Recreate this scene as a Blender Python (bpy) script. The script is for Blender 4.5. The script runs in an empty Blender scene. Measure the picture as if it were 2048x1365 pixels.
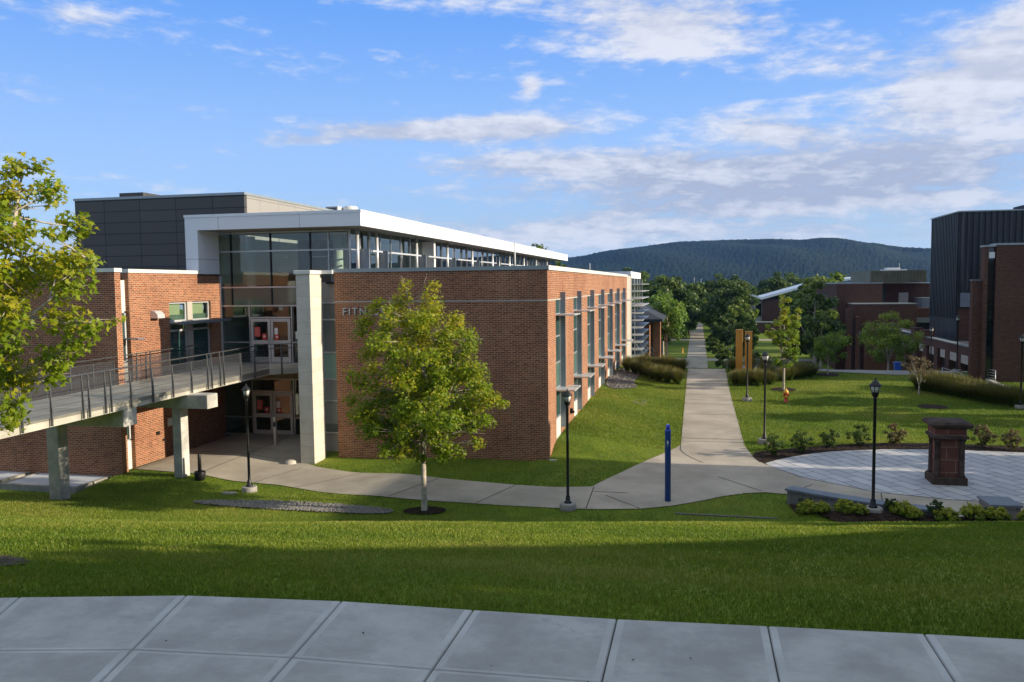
import bpy, bmesh, math, random
import numpy as np
from mathutils import Vector, Matrix
R = math.radians
scene = bpy.context.scene
col = scene.collection
random.seed(7)

# ------------------------------------------------------------------ camera
EYE = 7.55
cam_d = bpy.data.cameras.new('camera'); cam = bpy.data.objects.new('camera', cam_d); col.objects.link(cam)
cam_d.sensor_width = 36; cam_d.lens = 36 * 1626.5 / 2048
cam_d.clip_start = .1; cam_d.clip_end = 12000
def cam_matrix(yaw, pit, rol):
    cy, sy = math.cos(yaw), math.sin(yaw)
    f = Vector((sy * math.cos(pit), cy * math.cos(pit), -math.sin(pit)))
    r0 = Vector((cy, -sy, 0)); u0 = r0.cross(f)
    r = math.cos(rol) * r0 + math.sin(rol) * u0; u = -math.sin(rol) * r0 + math.cos(rol) * u0
    m = Matrix((r, u, -f)).transposed().to_4x4(); m.translation = Vector((0, 0, EYE)); return m
cam.matrix_world = cam_matrix(-.22468894, .06844335, -.01108723)
scene.camera = cam
scene.view_settings.view_transform = 'Standard'; scene.view_settings.look = 'None'
scene.view_settings.gamma = 1; scene.view_settings.use_curve_mapping = False
scene.view_settings.exposure = 0.6
try:
    scene.cycles.max_bounces = 6; scene.cycles.diffuse_bounces = 3; scene.cycles.glossy_bounces = 3
    scene.cycles.transmission_bounces = 4; scene.cycles.transparent_max_bounces = 12; scene.cycles.volume_bounces = 0
    scene.cycles.sample_clamp_indirect = 4; scene.cycles.use_denoising = True
except Exception: pass

# ------------------------------------------------------------------ sun and sky
SUN_EL = R(17); SUN_AZ = R(89)          # azimuth from +Y towards +X
sd = bpy.data.lights.new('sun', 'SUN'); sun = bpy.data.objects.new('sun', sd); col.objects.link(sun)
sd.energy = 5.0; sd.angle = R(.55); sd.color = (1, .87, .68)
sdir = Vector((math.sin(SUN_AZ) * math.cos(SUN_EL), math.cos(SUN_AZ) * math.cos(SUN_EL), math.sin(SUN_EL)))
sun.rotation_euler = sdir.to_track_quat('Z', 'Y').to_euler()
sun.location = (60, 0, 60)

class NT:
    def __init__(s, tree): s.t = tree; s.n = tree.nodes; s.l = tree.links
    def new(s, typ, **kw):
        n = s.n.new(typ)
        for k, v in kw.items(): setattr(n, k, v)
        return n
    def put(s, sock, v):
        if isinstance(v, bpy.types.NodeSocket): s.l.new(v, sock)
        elif v is not None:
            try: sock.default_value = v
            except Exception: sock.default_value = (*v, 1)
    def m(s, op, a, b=None, c=None, clamp=False):
        n = s.new('ShaderNodeMath', operation=op, use_clamp=clamp)
        s.put(n.inputs[0], a)
        if b is not None: s.put(n.inputs[1], b)
        if c is not None: s.put(n.inputs[2], c)
        return n.outputs[0]
    def mix(s, f, a, b, blend='MIX'):
        n = s.new('ShaderNodeMix', data_type='RGBA', blend_type=blend)
        s.put(n.inputs[0], f); s.put(n.inputs[6], a if isinstance(a, bpy.types.NodeSocket) else (*a, 1)); s.put(n.inputs[7], b if isinstance(b, bpy.types.NodeSocket) else (*b, 1))
        return n.outputs[2]
    def noise(s, vec, scale, detail=4, rough=.55, dist=0):
        n = s.new('ShaderNodeTexNoise'); s.put(n.inputs['Vector'], vec)
        n.inputs['Scale'].default_value = scale; n.inputs['Detail'].default_value = detail
        n.inputs['Roughness'].default_value = rough; n.inputs['Distortion'].default_value = dist
        return n.outputs[0]
    def ramp(s, f, lo, hi):
        n = s.new('ShaderNodeMapRange', interpolation_type='SMOOTHSTEP'); s.put(n.inputs[0], f)
        n.inputs[1].default_value = lo; n.inputs[2].default_value = hi
        return n.outputs[0]
    def xyz(s, x, y, z):
        n = s.new('ShaderNodeCombineXYZ')
        for i, v in enumerate((x, y, z)): s.put(n.inputs[i], v)
        return n.outputs[0]
    def sep(s, v):
        n = s.new('ShaderNodeSeparateXYZ'); s.put(n.inputs[0], v); return n.outputs

world = bpy.data.worlds.new('World'); scene.world = world; world.use_nodes = True
w = NT(world.node_tree); w.n.clear()
sky = w.new('ShaderNodeTexSky', sky_type='NISHITA'); sky.sun_disc = False
sky.sun_elevation = SUN_EL; sky.sun_rotation = SUN_AZ; sky.air_density = 1.0; sky.dust_density = .3; sky.ozone_density = 2.5; sky.altitude = 400
tc = w.new('ShaderNodeTexCoord'); dx, dy, dz = w.sep(tc.outputs['Generated'])
az = w.m('MULTIPLY', w.m('ARCTAN2', dx, dy), 57.2958); el = w.m('MULTIPLY', w.m('ARCSINE', dz), 57.2958)
den = w.m('ADD', w.m('MAXIMUM', dz, 0), .10)
px = w.m('DIVIDE', dx, den); py = w.m('DIVIDE', dy, den)
pv = w.xyz(w.m('ADD', w.m('MULTIPLY', px, .8), w.m('MULTIPLY', py, .35)), w.m('MULTIPLY', py, 1.0), .0)
n1 = w.noise(pv, 1.5, 9, .60, .4)
sv = w.xyz(w.m('MULTIPLY', az, .055), w.m('ADD', w.m('MULTIPLY', el, .42), w.m('MULTIPLY', az, .03)), 3.1)
n2 = w.noise(sv, 1.0, 8, .58, .5)
fine = w.noise(w.xyz(w.m('MULTIPLY', az, .5), w.m('MULTIPLY', el, 1.3), 1.7), 1.0, 7, .6, .2)
def blob(a0, e0, sa, se, amp, tilt=0):
    da = w.m('DIVIDE', w.m('SUBTRACT', az, a0), sa)
    de = w.m('DIVIDE', w.m('SUBTRACT', w.m('SUBTRACT', el, e0), w.m('MULTIPLY', w.m('SUBTRACT', az, a0), tilt)), se)
    r2 = w.m('ADD', w.m('MULTIPLY', da, da), w.m('MULTIPLY', de, de))
    return w.m('MULTIPLY', w.m('EXPONENT', w.m('MULTIPLY', r2, -1)), amp)
cov = None
for b in ((16.5, 11.5, 6, 3.2, .27, .25), (20, 15, 6, 3, .22, .3), (-3, 17.5, 8, 2.0, .16), (1.5, 7.0, 17, 1.5, .33), (17, 7.5, 10, 2.6, .12),
          (-20, 10.5, 8, .75, .34, .02), (-12.5, 10.8, 5, 1.0, .30), (4.5, 10.0, 4.5, .9, .27, -.16), (-11.4, 13.5, .8, .6, .25),
          (-2.5, 16.4, 7, 1.8, .20), (-12, 19.0, 9, 1.0, .17), (0, 3.2, 30, 1.3, .17), (-8, 4.2, 14, 1.2, .08), (-40, 16.2, 3, .7, .2, -.1),
          (-42, 3, 8, 2.5, .13), (9, 14, 4, 1.2, .17), (-14, 8.4, 8, .8, .1), (-5, 8.4, 8, 1.0, .24), (5, 5.2, 15, 1.0, .20), (-27, 9.7, 3, .4, .2), (-30, 2.2, 20, 1.2, .08)):
    bb = blob(*b); cov = bb if cov is None else w.m('ADD', cov, bb)
# away from the pictured part of the sky: an even scatter of clouds
side = w.ramp(w.m('ABSOLUTE', w.m('ADD', az, 13)), 45, 75)
cov = w.m('ADD', cov, w.m('MULTIPLY', side, .14))
nn = w.m('ADD', w.m('ADD', w.m('MULTIPLY', n1, .28), w.m('MULTIPLY', n2, .40)), w.m('MULTIPLY', fine, .32))
dens = w.ramp(w.m('ADD', w.m('MULTIPLY', w.m('SUBTRACT', nn, .5), 3.1), w.m('MULTIPLY', cov, 2.0)), .05, .62)
shade = w.ramp(w.m('ADD', w.m('MULTIPLY', n2, .55), w.m('MULTIPLY', fine, .45)), .40, .62)
hi_ = w.ramp(el, 7, 15)
under = blob(7, 6.3, 18, 1.5, .28)
shade = w.m('SUBTRACT', shade, under, clamp=True)
cloudc = w.mix(shade, (3.5, 3.85, 5.0), (6.2, 6.4, 7.1))
cloudc = w.mix(w.m('MULTIPLY', hi_, .4), cloudc, (7.2, 7.2, 7.5))
horiz = w.ramp(el, 6.5, -.5)
skyc = w.mix(w.m('MULTIPLY', horiz, .8), sky.outputs[0], (5.2, 6.2, 8.0))
deep = w.ramp(el, 4, 24)
skyc = w.mix(w.ramp(el, -2, 9), skyc, w.mix(w.ramp(el, 3, 22), (3.3, 5.1, 8.0), (1.05, 2.9, 7.4)))
final = w.mix(w.m('MULTIPLY', dens, .90), skyc, cloudc)
# bright overcast layer added overhead, unseen, to lift the light in shaded places
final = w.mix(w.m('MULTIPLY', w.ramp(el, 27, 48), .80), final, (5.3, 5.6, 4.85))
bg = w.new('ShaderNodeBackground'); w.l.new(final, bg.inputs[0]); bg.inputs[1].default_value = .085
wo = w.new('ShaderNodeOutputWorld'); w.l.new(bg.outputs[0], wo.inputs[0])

# ------------------------------------------------------------------ materials
MATS = {}
def newmat(name):
    m = bpy.data.materials.new(name); m.use_nodes = True
    t = NT(m.node_tree); t.n.clear()
    out = t.new('ShaderNodeOutputMaterial'); MATS[name] = m
    return m, t, out
def principled(t, out, color, rough=.8, metal=0, spec=.4, bump=None, bstr=.3, bdist=.02):
    p = t.new('ShaderNodeBsdfPrincipled')
    t.put(p.inputs['Base Color'], color if isinstance(color, bpy.types.NodeSocket) else (*color, 1))
    t.put(p.inputs['Roughness'], rough); p.inputs['Metallic'].default_value = metal
    p.inputs['Specular IOR Level'].default_value = spec
    if bump is not None:
        b = t.new('ShaderNodeBump'); b.inputs['Strength'].default_value = bstr; b.inputs['Distance'].default_value = bdist
        t.l.new(bump, b.inputs['Height']); t.l.new(b.outputs[0], p.inputs['Normal'])
    if out is not None: t.l.new(p.outputs[0], out.inputs[0])
    return p
def pos(t): return t.new('ShaderNodeNewGeometry').outputs['Position']
def wall_uv(t):
    g = t.new('ShaderNodeNewGeometry'); p = t.sep(g.outputs['Position']); n = t.sep(g.outputs['True Normal'])
    f = t.m('GREATER_THAN', t.m('ABSOLUTE', n[0]), .6)
    u = t.m('ADD', t.m('MULTIPLY', f, p[1]), t.m('MULTIPLY', t.m('SUBTRACT', 1, f), p[0]))
    return u, p[2], g.outputs['Position']
def simple(name, c, rough=.7, metal=0, spec=.4, var=.12, scale=3., bump=0, bscale=40., var2=0):
    m, t, o = newmat(name); p = pos(t)
    n = t.noise(p, scale, 5, .6)
    colr = t.mix(t.ramp(n, .3, .7), tuple(v * (1 - var) for v in c), tuple(min(1, v * (1 + var)) for v in c))
    if var2:
        n2_ = t.noise(p, scale * 12, 3, .6)
        colr = t.mix(t.m('MULTIPLY', t.ramp(n2_, .45, .75), var2), colr, tuple(v * .45 for v in c))
    principled(t, o, colr, rough, metal, spec, t.noise(p, bscale, 4) if bump else None, bump)
    return m
def brick(name, c1, c2, mort, W=.25, H=.0813, M=.007, warm=1):
    m, t, o = newmat(name); u, z, p = wall_uv(t)
    b = t.new('ShaderNodeTexBrick'); t.put(b.inputs['Vector'], t.xyz(u, z, 0))
    b.inputs['Scale'].default_value = 1; b.inputs['Brick Width'].default_value = W; b.inputs['Row Height'].default_value = H
    b.inputs['Mortar Size'].default_value = M; b.inputs['Mortar Smooth'].default_value = .15; b.inputs['Bias'].default_value = -.1
    b.inputs['Color1'].default_value = (*c1, 1); b.inputs['Color2'].default_value = (*c2, 1); b.inputs['Mortar'].default_value = (*mort, 1)
    big = t.noise(p, .35, 4, .6); sm = t.noise(t.xyz(t.m('MULTIPLY', u, 3.7), t.m('MULTIPLY', z, 12), 0), 1, 2)
    c = t.mix(t.m('MULTIPLY', t.ramp(big, .35, .7), .35), b.outputs[0], tuple(v * .6 for v in c1))
    c = t.mix(t.m('MULTIPLY', t.ramp(sm, .5, .72), .5), c, tuple(min(1, v * 1.5) for v in c2))
    c = t.mix(t.m('MULTIPLY', t.ramp(sm, .47, .28), .45), c, tuple(v * .45 for v in c1))
    st = t.noise(t.xyz(t.m('MULTIPLY', u, 1.6), t.m('MULTIPLY', z, .16), 3.3), 1, 5, .65)
    c = t.mix(t.m('MULTIPLY', t.ramp(st, .56, .74), .28), c, tuple(v * .5 for v in mort))
    c = t.mix(t.m('MULTIPLY', t.ramp(st, .42, .26), .30), c, tuple(v * .45 for v in c1))
    principled(t, o, c, .85, 0, .25, t.m('SUBTRACT', 1, b.outputs[1]), .5, .008)
    return m
def panels(name, c, W, H, joint, rough=.45, M=.012, off=0, var=.1, metal=0, blotch=0, ox=0, oz=0):
    m, t, o = newmat(name); u, z, p = wall_uv(t)
    b = t.new('ShaderNodeTexBrick', offset=off); t.put(b.inputs['Vector'], t.xyz(t.m('ADD', u, ox), t.m('ADD', z, oz), 0))
    b.inputs['Scale'].default_value = 1; b.inputs['Brick Width'].default_value = W; b.inputs['Row Height'].default_value = H
    b.inputs['Mortar Size'].default_value = M; b.inputs['Mortar Smooth'].default_value = 0
    b.inputs['Color1'].default_value = (*[v * (1 - var) for v in c], 1); b.inputs['Color2'].default_value = (*[min(1, v * (1 + var)) for v in c], 1); b.inputs['Mortar'].default_value = (*joint, 1)
    cc = b.outputs[0]
    if blotch: cc = t.mix(t.m('MULTIPLY', t.ramp(t.noise(p, 2.2, 6, .65), .42, .7), blotch), cc, tuple(v * .6 for v in c))
    principled(t, o, cc, rough, metal, .4, t.m('SUBTRACT', 1, b.outputs[1]), .4, .01)
    return m

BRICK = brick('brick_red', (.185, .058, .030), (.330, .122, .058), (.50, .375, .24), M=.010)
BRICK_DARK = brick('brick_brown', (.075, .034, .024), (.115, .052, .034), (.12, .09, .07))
STONE = panels('limestone_blocks', (.55, .51, .43), .95, .55, (.36, .33, .28), .85, .006, .5, .06, 0, .35)
STONE_PANEL = panels('limestone_panel', (.42, .385, .33), 3, 1.45, (.25, .22, .19), .85, .008, 0, .03, 0, .2, 0, .2)
WHITE = panels('white_metal_panel', (.74, .75, .77), 4.3, 9, (.30, .31, .33), .4, .012, 0, .02, 0, 0, 1.2)
CAP = simple('pale_coping_metal', (.62, .61, .56), .45, 0, .5, .06, 1.5)
CAPG = simple('grey_coping_metal', (.30, .335, .34), .4, .3, .5, .08, 1.5)
GREY = panels('charcoal_metal_panel', (.070, .064, .056), 2.85, .78, (.016, .016, .017), .45, .03, 0, .10, 0, 0, .9, .25)
GREYL = panels('pale_metal_panel', (.30, .285, .26), 2.6, 1.05, (.12, .11, .10), .5, .014, 0, .05)
ALU = simple('aluminium_frame', (.46, .47, .48), .38, .5, .5, .08, 2)
ALUL = simple('pale_aluminium', (.62, .63, .63), .35, .35, .5, .05, 2)
FIN = simple('blue_grey_fin_metal', (.215, .25, .285), .42, .3, .5, .08, 2)
STEEL = simple('dark_steel', (.13, .132, .135), .45, .6, .5, .2, 6)
DOORM = simple('door_frame_beige', (.50, .48, .455), .45, .2, .4, .05, 2)
CONC = simple('bridge_concrete', (.43, .41, .345), .88, 0, .3, .20, .8, .15, 30, .25)
CONCP = simple('pier_concrete', (.44, .425, .385), .88, 0, .3, .28, 1.1, .12, 25, .35)
FOOT = simple('footing_concrete', (.29, .275, .25), .9, 0, .3, .15, 5, .1)
BLACK = simple('black_cast_metal', (.012, .012, .013), .45, .2, .5, .3, 8)
GLOBE = simple('frosted_lamp_glass', (.62, .60, .55), .25, 0, .6, .05, 4)
BLUE = simple('blue_paint', (.018, .080, .38), .35, 0, .5, .12, 2)
BLUEL = simple('blue_beacon_lens', (.06, .09, .75), .2, 0, .6, .05, 4)
RED = simple('red_hydrant_paint', (.42, .025, .018), .4, 0, .5, .12, 6)
YEL = simple('yellow_hydrant_paint', (.75, .42, .05), .4, 0, .5, .1, 6)
ORANGE = simple('orange_weathered_sheet', (.58, .275, .04), .55, 0, .4, .12, .8, 0, 40, .15)
SAND = panels('red_sandstone_block', (.155, .060, .042), .62, .47, (.26, .18, .14), .9, .012, .5, .15, 0, .5)
SANDD = simple('weathered_sandstone', (.068, .048, .038), .92, 0, .2, .35, 3, .2, 30)
SLATE = simple('bluestone_cap', (.15, .165, .185), .6, 0, .4, .15, 1.5)
WALLST = panels('wall_stone', (.20, .185, .165), .7, .3, (.10, .095, .09), .9, .012, .5, .2, 0, .4)
BARK = simple('pale_bark', (.40, .355, .285), .9, 0, .2, .3, 9, .3, 60, .3)
BARKD = simple('dark_bark', (.07, .055, .045), .9, 0, .2, .3, 9, .3, 60)
SIGNR = simple('red_notice', (.55, .06, .045), .6, 0, .3, .05)
PAPER = simple('white_notice', (.75, .74, .72), .7, 0, .3, .03)
ROOFD = simple('dark_roof_membrane', (.035, .04, .05), .8, 0, .3, .3, .5)
def streaked(name, ca, cb, rough):
    m, t, o = newmat(name); u, z, p = wall_uv(t)
    n = t.noise(t.xyz(t.m('MULTIPLY', u, 2.6), t.m('MULTIPLY', z, .11), 1.7), 1, 5, .7)
    c = t.mix(t.ramp(n, .48, .74), ca, cb); principled(t, o, c, rough, .3, .5); return m
RIBM = streaked('ribbed_metal_dark', (.028, .031, .034), (.095, .094, .092), .5)
RIBB = simple('ribbed_metal_khaki', (.14, .13, .085), .55, .2, .4, .2, .8)
LETTER = simple('steel_letter', (.55, .55, .56), .3, .7, .5, .05)
WOOD_REFL = simple('oak_and_reflected_brick', (.30, .13, .035), .6, 0, .3, .2, 2)
INW = simple('interior_white_wall', (.72, .71, .66), .8, 0, .3, .04)
INF = simple('interior_floor_tile', (.18, .17, .155), .5, 0, .4, .1)
INC = simple('interior_ceiling', (.40, .39, .36), .9, 0, .2, .04)
BLIND = simple('roller_blind', (.62, .61, .42), .8, 0, .3, .05)
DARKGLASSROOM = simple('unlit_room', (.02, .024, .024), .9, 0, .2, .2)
WELLP = simple('translucent_panel', (.60, .63, .68), .35, 0, .5, .06, 1.2)
STONEL = simple('pale_rock', (.48, .44, .37), .9, 0, .2, .2, 6, .2)

def glass(name, tint, refl=.10, trans=.85, rough=.015):
    m, t, o = newmat(name)
    tr = t.new('ShaderNodeBsdfTransparent'); tr.inputs[0].default_value = (*[v * trans for v in tint], 1)
    gl = t.new('ShaderNodeBsdfGlossy'); gl.inputs[0].default_value = (.92, .95, .97, 1); gl.inputs['Roughness'].default_value = rough
    p = pos(t); b = t.new('ShaderNodeBump'); b.inputs['Strength'].default_value = .03; b.inputs['Distance'].default_value = .05
    t.l.new(t.noise(p, .9, 2), b.inputs['Height']); t.l.new(b.outputs[0], gl.inputs['Normal'])
    lw = t.new('ShaderNodeLayerWeight'); lw.inputs['Blend'].default_value = .5
    f = t.m('ADD', refl, t.m('MULTIPLY', t.m('POWER', lw.outputs['Facing'], 4.5), .85), clamp=True)
    mx = t.new('ShaderNodeMixShader'); t.l.new(f, mx.inputs[0]); t.l.new(tr.outputs[0], mx.inputs[1]); t.l.new(gl.outputs[0], mx.inputs[2])
    t.l.new(mx.outputs[0], o.inputs[0]); return m
GLASS = glass('clear_glazing', (.80, .87, .83), .055, .95)
GLASSB = glass('sky_glazing', (.22, .25, .27), .24)
GLASSG = simple('green_spandrel_glass', (.070, .105, .085), .08, 0, .55, .12, .8)
GLASST = simple('teal_tinted_glass', (.035, .082, .074), .04, 0, .6, .3, .5)
SPAND = simple('teal_spandrel_glass', (.085, .165, .135), .08, 0, .55, .12, .8)
GLASSD = simple('dark_tinted_glass', (.012, .018, .018), .05, 0, .6, .3, .5)
def mesh_infill():
    m, t, o = newmat('railing_mesh_infill')
    tr = t.new('ShaderNodeBsdfTransparent'); df = t.new('ShaderNodeBsdfPrincipled'); df.inputs['Base Color'].default_value = (.06, .065, .075, 1); df.inputs['Roughness'].default_value = .35
    mx = t.new('ShaderNodeMixShader'); mx.inputs[0].default_value = .22
    t.l.new(tr.outputs[0], mx.inputs[1]); t.l.new(df.outputs[0], mx.inputs[2]); t.l.new(mx.outputs[0], o.inputs[0]); return m
INFILL = mesh_infill()

def leaf_mat(name, ca, cb, cc, trans=.35):
    """leaf colour runs over three tints by a per-leaf value"""
    m, t, o = newmat(name)
    a = t.new('ShaderNodeAttribute'); a.attribute_name = 'tint'
    c = t.mix(t.ramp(a.outputs['Fac'], 0, .5), ca, cb); c = t.mix(t.ramp(a.outputs['Fac'], .5, 1), c, cc)
    p = principled(t, None, c, .5, 0, .35)
    tl = t.new('ShaderNodeBsdfTranslucent'); t.l.new(c, tl.inputs[0])
    mx = t.new('ShaderNodeMixShader'); mx.inputs[0].default_value = trans
    t.l.new(p.outputs[0], mx.inputs[1]); t.l.new(tl.outputs[0], mx.inputs[2]); t.l.new(mx.outputs[0], o.inputs[0]); return m
LEAF_MAPLE = leaf_mat('maple_leaf', (.100, .190, .010), (.235, .315, .013), (.44, .39, .022), .52)
LEAF_GOLD = leaf_mat('golden_leaf', (.15, .25, .015), (.28, .35, .02), (.45, .39, .03), .5)
LEAF_GREEN = leaf_mat('green_leaf', (.038, .080, .012), (.078, .130, .016), (.145, .18, .022))
LEAF_DARK = leaf_mat('dark_leaf', (.036, .076, .010), (.070, .118, .013), (.13, .165, .02))
LEAF_LIME = leaf_mat('lime_leaf', (.085, .165, .015), (.15, .25, .018), (.26, .32, .03))
LEAF_RED = leaf_mat('reddish_leaf', (.085, .095, .03), (.15, .115, .042), (.22, .13, .06))
LEAF_MOUND = leaf_mat('mound_leaf', (.09, .16, .012), (.20, .27, .016), (.42, .42, .035))
BLADE = leaf_mat('lawn_blade', (.108, .182, .016), (.212, .275, .024), (.41, .36, .09), .45)
PLUME = leaf_mat('ornamental_grass_leaf', (.075, .125, .018), (.15, .16, .032), (.23, .145, .075), .35)

def ground_mat(name, ca, cb, dry, fs=28, bump=.6, mow=True):
    m, t, o = newmat(name); p = pos(t)
    big = t.noise(p, .16, 5, .62); mid = t.noise(p, 1.1, 5, .6); fin = t.noise(p, fs, 4, .7)
    c = t.mix(t.ramp(mid, .3, .7), ca, cb)
    c = t.mix(t.m('MULTIPLY', t.ramp(big, .48, .72), .75), c, dry)
    c = t.mix(t.m('MULTIPLY', t.ramp(fin, .5, .75), .7), c, tuple(v * .42 for v in ca))
    c = t.mix(t.m('MULTIPLY', t.ramp(fin, .45, .25), .5), c, tuple(v * 1.4 for v in cb))
    h = t.m('ADD', fin, t.m('MULTIPLY', t.noise(p, 7, 4, .65), .8))
    principled(t, o, c, .9, 0, .15, h, bump, .05); return m
LAWN = ground_mat('lawn_turf', (.095, .158, .015), (.165, .226, .020), (.245, .235, .048))
MULCH = simple('bark_mulch', (.040, .027, .020), .95, 0, .1, .4, 12, .9, 30, .6)
GRAVEL = simple('river_gravel', (.10, .092, .085), .9, 0, .2, .5, 14, .9, 22, .7)
def concrete_mat(name, c, dirt=.3, sc=.5, broom=0):
    m, t, o = newmat(name); p = pos(t)
    a = t.noise(p, sc, 6, .62); b = t.noise(p, sc * 9, 4, .6); f = t.noise(p, 90, 3, .7)
    cc = t.mix(t.ramp(a, .3, .72), tuple(v * (1 - dirt) for v in c), tuple(v * 1.1 for v in c))
    cc = t.mix(t.m('MULTIPLY', t.ramp(b, .5, .8), dirt), cc, tuple(v * .62 for v in c))
    cc = t.mix(t.m('MULTIPLY', t.ramp(f, .55, .8), .35), cc, tuple(v * .7 for v in c))
    h = f
    if broom:
        q = t.sep(p); sx = t.noise(t.xyz(t.m('MULTIPLY', q[0], 1.1), t.m('MULTIPLY', q[1], 5.5), 2.2), 1, 6, .7)
        cc = t.mix(t.m('MULTIPLY', t.ramp(sx, .54, .74), .32), cc, tuple(v * .62 for v in c))
        sp_n = t.noise(p, 34, 2, .5); cc = t.mix(t.m('MULTIPLY', t.ramp(sp_n, .70, .78), .45), cc, tuple(v * .45 for v in c))
        vo = t.new('ShaderNodeTexVoronoi', feature='DISTANCE_TO_EDGE'); vo.inputs['Scale'].default_value = .62
        wob = t.noise(p, 3.5, 5, .7); t.put(vo.inputs['Vector'], t.xyz(t.m('ADD', q[0], t.m('MULTIPLY', wob, .5)), t.m('ADD', q[1], t.m('MULTIPLY', wob, .4)), 0))
        crk = t.m('MULTIPLY', t.ramp(vo.outputs['Distance'], .0045, .001), t.ramp(t.noise(p, .55, 2), .52, .6))
        cc = t.mix(t.m('MULTIPLY', crk, .25), cc, tuple(v * .3 for v in c))
        q = t.sep(p); h = t.noise(t.xyz(t.m('MULTIPLY', q[0], 14), t.m('MULTIPLY', q[1], 120), 0), 1, 3)
    principled(t, o, cc, .88, 0, .3, h, .25, .006); return m
WALK = concrete_mat('walkway_concrete', (.405, .355, .285), .26, .45)
SIDE = concrete_mat('sidewalk_concrete', (.40, .39, .368), .26, 2.2, 1)
SIDES = concrete_mat('sidewalk_tooled_edge', (.455, .445, .425), .18, 1.5)
JOINT = simple('dark_joint', (.09, .085, .075), .95, 0, .1, .2)  # one even dark colour for joint lines and sidewalk bedding
def paver_mat():
    m, t, o = newmat('plaza_paver'); p = pos(t); q = t.sep(p)
    a = R(28)
    u = t.m('ADD', t.m('MULTIPLY', q[0], math.cos(a)), t.m('MULTIPLY', q[1], math.sin(a)))
    v = t.m('ADD', t.m('MULTIPLY', q[0], -math.sin(a)), t.m('MULTIPLY', q[1], math.cos(a)))
    b = t.new('ShaderNodeTexBrick', offset=.5); t.put(b.inputs['Vector'], t.xyz(v, u, 0))
    b.inputs['Scale'].default_value = 1; b.inputs['Brick Width'].default_value = 1.15; b.inputs['Row Height'].default_value = .55
    b.inputs['Mortar Size'].default_value = .022; b.inputs['Color1'].default_value = (.37, .375, .395, 1); b.inputs['Color2'].default_value = (.50, .495, .505, 1); b.inputs['Mortar'].default_value = (.12, .12, .125, 1)
    c = t.mix(t.m('MULTIPLY', t.ramp(t.noise(p, .8, 5), .45, .75), .4), b.outputs[0], (.33, .335, .36))
    principled(t, o, c, .75, 0, .35); return m
PAVER = paver_mat()
def hill_mat():
    m, t, o = newmat('forested_hill'); p = pos(t)
    a = t.noise(p, .004, 6, .65); b = t.noise(p, .05, 5, .75)
    c = t.mix(t.ramp(b, .35, .68), (.009, .016, .011), (.020, .033, .017))
    c = t.mix(t.m('MULTIPLY', t.ramp(a, .45, .65), .5), c, (.016, .034, .014))
    principled(t, o, c, .95, 0, .1, b, .7, 6); return m
HILL = hill_mat()

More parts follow.
